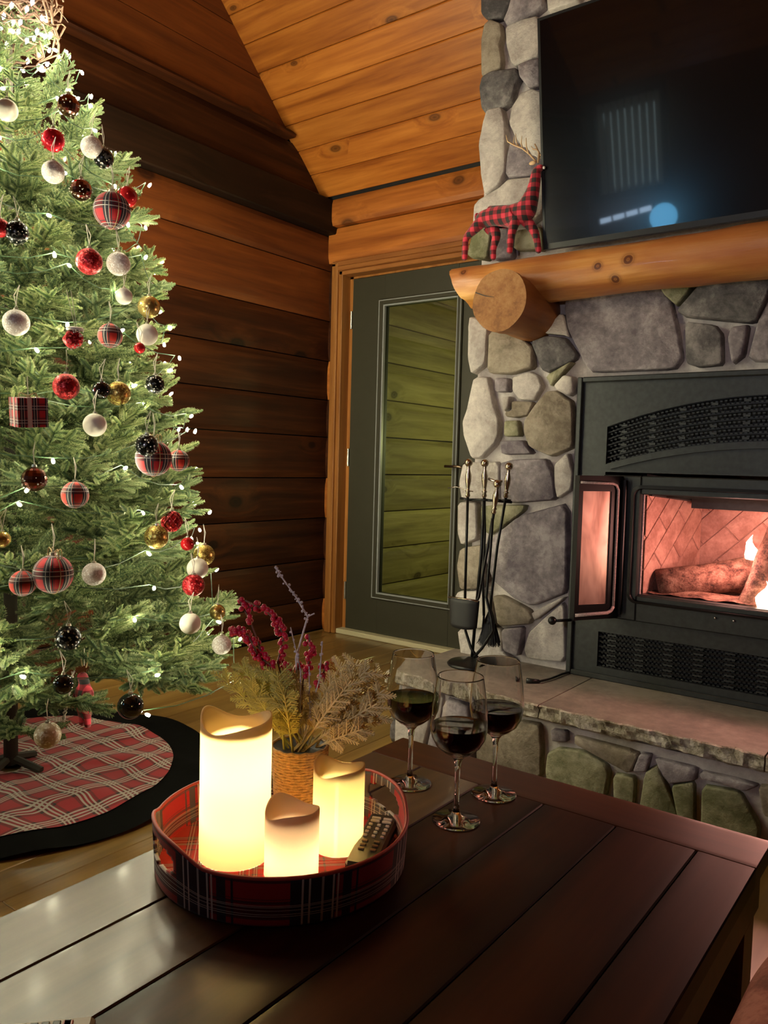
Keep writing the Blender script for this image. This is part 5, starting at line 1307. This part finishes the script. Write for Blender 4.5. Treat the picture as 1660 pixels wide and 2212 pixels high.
# string lights
sl_ = empty('string_lights', (TCX, TCY, 0)); tag(sl_, 'warm white mini string lights wound through the tree', 'string lights')
bmesh_b = MB().lathe([(.0004, -.006), (.0036, -.005), (.0046, 0), (.0036, .006), (.0004, .010)], 8).mesh('bulb', MT['bulb'], True)
rb = random.Random(9); wp = []
for i in range(290):
    t_ = i / 289; z_ = .37 + 1.86 * (1 - (1 - t_) ** 1.15); th = i * .485 + rb.uniform(-.12, .12); R0 = tr_r(z_) * (rb.uniform(.95, 1.08) if z_ < 1.85 else rb.uniform(.75, .92))
    z2 = z_ + rb.uniform(-.05, .05); p = Vector((R0 * math.cos(th), R0 * math.sin(th), z2)); wp.append(p + Vector((0, 0, .008)))
    inst(bmesh_b, 'bulb', sl_, Matrix.Translation(p) @ Matrix.Rotation(rb.uniform(-1.2, 1.2), 4, 'X') @ Matrix.Rotation(rb.uniform(-1.2, 1.2), 4, 'Y'))
m = MB(); W_ = []
for a, b in zip(wp, wp[1:]):
    for k in range(3): t_ = k / 3; p = a.lerp(b, t_); p.z -= .02 * math.sin(PI * t_); p.x *= .97; p.y *= .97; W_.append(p)
m.tube(W_, .0014, 4); m.build('light_wire', MT['wire'], sl_)

# topper: ball of brown vine twigs with white star lights
tp_ = empty('twig_topper', (TCX, TCY, 2.34)); tag(tp_, 'brown twisted vine tree topper dotted with white lights', 'tree topper')
m = MB(); rt_ = random.Random(3)
for i in range(120):
    a = rt_.uniform(0, 2 * PI); b = rt_.uniform(-1.1, .8); P = []; r0 = rt_.uniform(.10, .165); 
    for k in range(8):
        a += rt_.uniform(.12, .38); b += rt_.uniform(-.22, .22); r0 += rt_.uniform(-.014, .014); P.append((r0 * math.cos(a) * math.cos(b), r0 * math.sin(a) * math.cos(b), r0 * math.sin(b) * 1.05))
    m.tube(P, [.0028] * 6 + [.002, .001], 4)
o = m.build('vine_twigs', MT['twig'], tp_); o['kind'] = 'stuff'
stb = MB()
for k in range(5):
    a = 2 * PI * k / 5 + .3; d = Vector((math.cos(a), 0, math.sin(a))); s_ = Vector((-d.z, 0, d.x)); q = len(stb.v); stb.v += [tuple(d * .011), tuple(s_ * .0042 + Vector((0, .0035, 0))), tuple(-s_ * .0042 + Vector((0, .0035, 0))), tuple(s_ * .0042 - Vector((0, .0035, 0))), tuple(-s_ * .0042 - Vector((0, .0035, 0)))]
    for f_ in ((0, 1, 2), (0, 4, 3), (0, 3, 1), (0, 2, 4)): stb.f.append(tuple(q + i for i in f_)); stb.mi.append(0)
stb = stb.ball((0, 0, 0), .0058, 8, 6).mesh('star_bulb', MT['star'])
for (px_, py_) in ((25, 12), (58, 20), (8, 35), (28, 50), (44, 48), (80, 68), (98, 78), (108, 78), (58, 88), (14, 97), (84, 118), (60, 132), (83, 143), (40, 68), (70, 5), (2, 60), (90, 40)):
    d = ray(px_, py_); q = Vector((TCX, TCY, 2.34)); t_ = (q - C).dot(d); cl_ = C + d * t_; off = (cl_ - q).length; back = math.sqrt(max(0, .165 ** 2 - off ** 2)); p = cl_ - d * back
    inst(stb, 'star_bulb', tp_, loc=p - q)
for k in range(7):
    a = rt_.uniform(0, 2 * PI); b = rt_.uniform(-1, 1.3); inst(stb, 'star_bulb', tp_, loc=(.155 * math.cos(a) * math.cos(b), .155 * math.sin(a) * math.cos(b), .16 * math.sin(b)))

# ------------------------------------------------------------------ ornaments
def on_tree(px_, py_, off=.03):
    d = ray(px_, py_); best = None; bd = 9
    t_ = 1.2
    while t_ < 4.2:
        p = C + d * t_; h_ = math.hypot(p.x - TCX, p.y - TCY) - tr_r(p.z) - off
        if h_ <= 0: return p
        if h_ < bd: bd = h_; best = p.copy()
        t_ += .004
    return best
OM = {'white': plain('pearl_white', (0.80, 0.76, 0.66), 0.5, noise_amt=.05, nscale=90), 'whiteg': glitter('white_glitter', (0.78, 0.72, 0.68), (0.60, 0.55, 0.52), .5, .1, 300), 'redg': glitter('red_glitter', (0.50, 0.010, 0.018), (0.12, 0.002, 0.005), .35, .6), 'redm': plain('glossy_red', (0.42, 0.01, 0.015), 0.12, .4, coat=.6),
      'gold': glitter('gold_glitter', (0.55, 0.38, 0.10), (0.20, 0.12, 0.03), .35, .85), 'goldm': plain('satin_gold', (0.62, 0.46, 0.16), 0.25, .9), 'black': glitter('black_glitter', (0.010, 0.012, 0.014), (0.003, 0.003, 0.004), .22, .7, 160), 'blackm': plain('glossy_black', (0.004, 0.005, 0.006), 0.06, .2, coat=.8),
      'bronze': plain('bronze_mirror', (0.34, 0.15, 0.12), 0.10, 1.0), 'cream': glitter('cream_pearl', (0.62, 0.52, 0.36), (0.5, 0.42, 0.28), .45, .1, 220), 'capm': plain('silver_cap', (0.6, 0.58, 0.5), .3, 1.0), 'pearl': plain('tiny_pearl', (0.85, 0.82, 0.70), .2, coat=.5), 'sequin': plain('red_sequin', (0.60, 0.012, 0.03), .18, .5)}
og = 'ball ornaments hanging on the tree'
def ornament(px_, py_, dpx, kind, label, off=.03, hang=.05, name='ball_ornament', squash=1.0):
    c_ = on_tree(px_, py_, off); F = (c_ - C).dot(_f); r = dpx / 2 / FPX * F
    e = empty(name, tuple(c_)); tag(e, label, 'ornament', og); e.rotation_euler = (0, 0, random.uniform(0, 6.28) if kind not in ('plaid', 'plaidsm') else math.atan2(-c_.y, -c_.x) + .35)
    if kind in ('bronze', 'black', 'redseq'):
        m = MB(); n, mm = 18, 12; m.ball((0, 0, 0), r * .96, n, mm)
        o = m.build('ball', OM['sequin' if kind == 'redseq' else kind], e, kind != 'bronze')
        m = MB(); rd = random.Random(int(px_ * 7 + py_))
        for k in range(46):
            ph = math.acos(1 - 2 * rd.random()); th = rd.random() * 2 * PI; p = Vector((math.sin(ph) * math.cos(th), math.sin(ph) * math.sin(th), math.cos(ph)))
            if kind == 'bronze' and p.z > .25: continue
            m.ball(tuple(p * r), r * rd.uniform(.035, .075), 6, 4)
        o = m.build('beads', OM['pearl' if kind != 'redseq' else 'pearl'] if kind != 'redseq' else OM['sequin'], e, True); o['kind'] = 'stuff'
    elif kind == 'net':
        m = MB(); m.ball((0, 0, 0), r * .93, 20, 14); m.build('ball', OM['redm'], e, True)
        m = MB()
        for s in (-1, 1):
            for k in range(9):
                P = []
                for i in range(15):
                    ph = PI * (.06 + .88 * i / 14); th = 2 * PI * k / 9 + s * i * .16; P.append((r * .97 * math.sin(ph) * math.cos(th), r * .97 * math.sin(ph) * math.sin(th), r * .97 * math.cos(ph)))
                m.tube(P, r * .05, 4)
        m.build('netting', OM['redg'], e, True)
    else:
        mt_ = MT[kind] if kind in ('plaid', 'plaidsm') else OM[kind]
        m = MB(); m.ball((0, 0, 0), r, 32, 20, (1, 1, squash)); m.build('ball', mt_, e, True)
    m = MB(); m.lathe([(.001, r * .93), (r * .20, r * .95), (r * .18, r * 1.12), (.001, r * 1.14)], 12); m.tube([(r * .10 * math.cos(a * PI / 4), 0, r * 1.2 + r * .10 * math.sin(a * PI / 4)) for a in range(9)], r * .025 + .0003, 4); m.build('cap', OM['capm'], e)
    m = MB(); m.tube([(0, 0, r * 1.28), (-.004, .002, r * 1.28 + hang * .5), (-.010, 0, r * 1.28 + hang)], .0009, 4); m.tube([(0, 0, r * 1.28), (.005, .002, r * 1.28 + hang * .5), (-.010, 0, r * 1.28 + hang)], .0009, 4); m.build('hanger', MT['string'], e)
    return e, r
L_ = [(15, 238, 46, 'white', 'matte white ball at the far left just below the topper'), (148, 228, 48, 'bronze', 'bronze mirrored ball near the tree top, highest of the bronze ones'),
 (115, 303, 50, 'redseq', 'small red sequined ball, highest red ornament on the tree'), (198, 318, 46, 'whiteg', 'white ball near the top right, overlapping a black one'), (224, 342, 44, 'black', 'black glitter ball tucked behind a white ball near the tree top'),
 (115, 372, 48, 'whiteg', 'white ball hanging straight below the highest red sequined ball'), (175, 410, 48, 'bronze', 'bronze mirrored ball left of the big upper plaid ball'), (275, 425, 44, 'redm', 'glossy red ball peeking from behind the big upper plaid ball'),
 (37, 502, 52, 'black', 'black beaded ball at the far left of the upper tree'), (0, 492, 40, 'redg', 'red ball cut by the left photo edge beside a black beaded one'), (193, 565, 56, 'redg', 'red glitter ball beside a white ball in the upper tree'), (256, 570, 50, 'whiteg', 'white ball right of the upper red glitter ball'),
 (268, 640, 36, 'white', 'white ball half hidden by a branch left of the satin gold ball'), (322, 663, 48, 'goldm', 'satin gold ball at the right outline above a white one'), (35, 697, 56, 'whiteg', 'large white ball at the left, middle height'), (318, 723, 46, 'white', 'white ball directly below the satin gold ball'),
 (238, 725, 52, 'plaidsm', 'small plaid ball right of the red sequined mitten'), (143, 835, 56, 'redg', 'red glitter ball right of the plaid gift box'), (256, 850, 52, 'gold', 'gold glitter ball in the middle of the tree'), (219, 843, 40, 'blackm', 'black ball mostly hidden left of the gold glitter ball'),
 (335, 830, 42, 'black', 'black beaded ball on the right outline under a long branch tip'), (205, 918, 50, 'white', 'white ball below and left of the middle gold ball'), (317, 962, 50, 'black', 'black beaded ball resting against the large right plaid ball'),
 (386, 995, 46, 'plaidsm', 'small plaid ball at the right outline beside the large plaid one'), (74, 1035, 56, 'bronze', 'bronze mirrored ball with pearls at the lower left'), (162, 1069, 58, 'plaidsm', 'plaid ball in the lower middle beside a pearl-edged bronze ball'),
 (371, 1126, 46, 'net', 'red netted ball overlapping a brown-gold one'), (338, 1160, 52, 'gold', 'brown-gold glitter ball partly behind the red netted ball'), (441, 1199, 46, 'gold', 'gold glitter ball at the lower right outline'), (5, 1165, 36, 'goldm', 'orange-gold ball at the left photo edge'),
 (49, 1260, 56, 'plaidsm', 'small plaid ball touching the large bow-tied plaid ball'), (203, 1240, 50, 'whiteg', 'white ball right of the large bow-tied plaid ball'), (427, 1228, 46, 'white', 'cream ball above the lowest red glitter ball'), (418, 1264, 48, 'redg', 'red glitter ball at the lower right, lowest red one'),
 (411, 1347, 46, 'white', 'white ball near the lower right outline inside the branches'), (479, 1393, 42, 'whiteg', 'white ball at the outermost lower right branch tip'), (470, 1322, 34, 'goldm', 'pale gold ball on the lower right outline'), (148, 1378, 56, 'black', 'black beaded ball in the lower branches at left'),
 (282, 1525, 56, 'blackm', 'glossy black ball hanging lowest over the black skirt border'), (103, 1588, 56, 'cream', 'cream pearl ball hanging over the plaid skirt'), (137, 1478, 44, 'blackm', 'small black ball in the lowest branches at left'), (405, 1175, 30, 'redm', 'small red ball beside the brown-gold glitter ball'), (302, 752, 24, 'redm', 'tiny red ball below the right white ball')]
for (a, b, c_, k_, lb) in L_: ornament(a, b, c_, k_, lb, off=.125 if 'against the large right plaid' in lb else .035)
def bow(e, r, mat, z):
    m = MB()
    for s in (-1, 1):
        for q in (.0, .4):
            P = [(0, 0, 0)] + [(s * r * .75 * math.sin(PI * t / 8) ** .8 * 1.0 * (1 if t < 9 else 0), q * r * .4, r * .35 * math.sin(2 * PI * t / 8) * .8) for t in range(1, 8)] + [(0, 0, 0)]
            m.tube([(p[0], p[1], p[2] + z) for p in P], .0013, 5)
        m.tube([(0, 0, z), (s * r * .5, 0, z - r * .25), (s * r * .85, 0, z - r * .1)], .0013, 5)
    m.build('bow', mat, e)
for (a, b, c_, lb) in ((242, 455, 78, 'large plaid ball with twine bow in the upper tree'), (332, 990, 78, 'large plaid ball at the right outline behind a black one'), (115, 1240, 84, 'largest plaid ball with jute bow at the lower left')):
    e, r = ornament(a, b, c_, 'plaid', lb, off=.05, hang=.06); bow(e, r, MT['jute'], r * 1.05)
    m = MB(); m.tube([((r + .001) * math.cos(2 * PI * k / 40), 0, (r + .001) * math.sin(2 * PI * k / 40)) for k in range(41)], .0011, 4); m.build('twine_band', MT['jute'], e)
# gift box ornament
c_ = on_tree(62, 890, .045); F = (c_ - C).dot(_f); h_ = 31 / FPX * F
e = empty('gift_box_ornament', tuple(c_)); tag(e, 'small plaid gift box ornament tied with ribbon at the left', 'ornament'); e.rotation_euler = (.08, -.06, math.atan2(-c_.y, -c_.x) + PI / 2 + .28)
m = MB(); 
for (fx, vs) in enumerate(([(-h_, -h_, -h_), (h_, -h_, -h_), (h_, -h_, h_), (-h_, -h_, h_)], [(h_, -h_, -h_), (h_, h_, -h_), (h_, h_, h_), (h_, -h_, h_)], [(h_, h_, -h_), (-h_, h_, -h_), (-h_, h_, h_), (h_, h_, h_)], [(-h_, h_, -h_), (-h_, -h_, -h_), (-h_, -h_, h_), (-h_, h_, h_)], [(-h_, -h_, h_), (h_, -h_, h_), (h_, h_, h_), (-h_, h_, h_)], [(-h_, h_, -h_), (h_, h_, -h_), (h_, -h_, -h_), (-h_, -h_, -h_)])):
    m.add(vs, [(0, 1, 2, 3)], [[(0, 0), (.4, 0), (.4, .8), (0, .8)]])
m.build('box', MT['plaid'], e)
m = MB(); q = h_ + .0008
for a in (-h_ * .25,): m.box(a - .004, a + .006, -q, q, -q, q); m.box(-q, q, a - .002, a + .008, -q, q)
m.build('ribbon', plain('grey_pink_ribbon', (0.55, 0.42, 0.40), .5), e); bow(e, h_ * .8, MT['jute'], h_ * 1.1)
m = MB(); m.tube([(0, 0, h_), (0, 0, h_ + .05)], .001, 4); m.build('hanger', MT['string'], e)
# red mitten ornament
c_ = on_tree(162, 737, .045); F = (c_ - C).dot(_f); s_ = 30 / FPX * F
e = empty('mitten_ornament', tuple(c_)); tag(e, 'red sequined mitten ornament with white fluffy cuff in the middle left', 'ornament'); e.rotation_euler = (0, 0, math.atan2(-c_.y, -c_.x) + PI / 2)
skin_body('mitten', [(0, 0, s_ * .8), (0, 0, s_ * .1), (s_ * .1, 0, -s_ * .6), (-s_ * .55, 0, s_ * .15), (-s_ * .75, 0, s_ * .35)], [(0, 1), (1, 2), (1, 3), (3, 4)], [(s_ * .78, s_ * .5), (s_ * .92, s_ * .6), (s_ * .8, s_ * .5), s_ * .42, s_ * .32], OM['redg'], e)
m = MB(); rd = random.Random(2)
for k in range(26): m.ball((rd.uniform(-.5, .6) * s_, -s_ * .50, rd.uniform(-.7, .7) * s_), .0020, 6, 4)
o = m.build('sequins', OM['pearl'], e, True); o['kind'] = 'stuff'
m = MB(); m.tube([(s_ * .50 * math.cos(a * PI / 8), s_ * .34 * math.sin(a * PI / 8), s_ * .86) for a in range(17)], .005, 6); m.lathe([(.0005, s_ * .84), (s_ * .4, s_ * .84), (s_ * .4, s_ * .95), (.0005, s_ * .95)], 12); m.build('cuff', OM['pearl'], e, True)
m = MB(); m.tube([(0, 0, s_), (-.02, 0, s_ + .09)], .0011, 4); m.tube([(.004, 0, s_), (-.010, 0, s_ + .09)], .0011, 4); m.build('hanger', MT['string'], e)
# dark plaid reindeer hanging low + striped cord loop
c_ = PF(182, 1500, 2.05); e = empty('plaid_reindeer_ornament', tuple(c_)); tag(e, 'dark plaid reindeer figure hanging under the lowest branches', 'ornament')
skin_body('body', [(0, 0, .0), (0, 0, -.03), (0, 0, .035), (.0, -.01, .06), (-.008, 0, -.055), (-.010, 0, -.085), (.014, 0, -.055), (.017, 0, -.085), (-.02, -.004, .01), (-.034, -.006, -.015), (.02, -.004, .01), (.034, -.006, -.015)], [(0, 1), (0, 2), (2, 3), (1, 4), (4, 5), (1, 6), (6, 7), (0, 8), (8, 9), (0, 10), (10, 11)], [.022, .024, .013, .017, .010, .009, .010, .009, .009, .007, .009, .007], MT['buffalo'], e)
m = MB()
for s in (-1, 1): m.tube([(s * .008, 0, .072), (s * .018, 0, .095), (s * .030, 0, .105)], [.002, .0018, .001], 5); m.tube([(s * .018, 0, .092), (s * .014, 0, .112)], [.0018, .0008], 5)
m.build('antlers', MT['jute'], e)
m = MB(); m.tube([(0, 0, .075), (0, .0, .12)], .001, 4); m.build('hanger', MT['string'], e)
P = [PF(158, 1450, 2.0), PF(151, 1480, 1.98), PF(143, 1520, 1.97), PF(136, 1560, 1.96)]; m = MB()
for s in (0, 1):
    m.tube([tuple(p + Vector((.004 * math.sin(i * 2.2 + s * PI), .004 * math.cos(i * 2.2 + s * PI), 0))) for i, p in enumerate([P[0].lerp(P[-1], k / 16) for k in range(17)])], .0022, 5)
tag(m.build('twisted_cord', MT['string'], smooth=True), 'pale twisted cord dangling from the lowest branches onto the skirt', 'cord')

# ------------------------------------------------------------------ tree skirt
sk = empty('tree_skirt', (TCX, TCY, .002)); tag(sk, 'round red tartan tree skirt with wide black border under the tree', 'tree skirt')
def wave_h(x, y, amp=.010):
    r_ = math.hypot(x, y); a = math.atan2(y, x); return .004 + amp * (.5 + .5 * noise.noise(Vector((x * 5, y * 5, 4)))) + amp * .7 * max(0, math.sin(a * 9 + 3 * noise.noise(Vector((x * 3, y * 3, 1))))) * min(1, r_ / .4)
def ringg(r0, r1, nr, extra=0, cz=(0, 0)):
    m = MB()
    def fn(u, v):
        a = 2 * PI * u; r_ = r0 + (r1 - r0) * v; ru = r_ * (1 + (.02 * math.sin(a * 5 + 1) if r_ > .55 else 0)); x_, y_ = ru * math.cos(a), ru * math.sin(a); return (x_, y_, wave_h(x_, y_) + extra)
    m.grid(fn, 128, nr); return m
ringg(.03, .49, 30, .003).build('plaid_panel', MT['skirt'], sk, True)
o = ringg(.03, .612, 34).build('black_border', MT['felt'], sk, True)
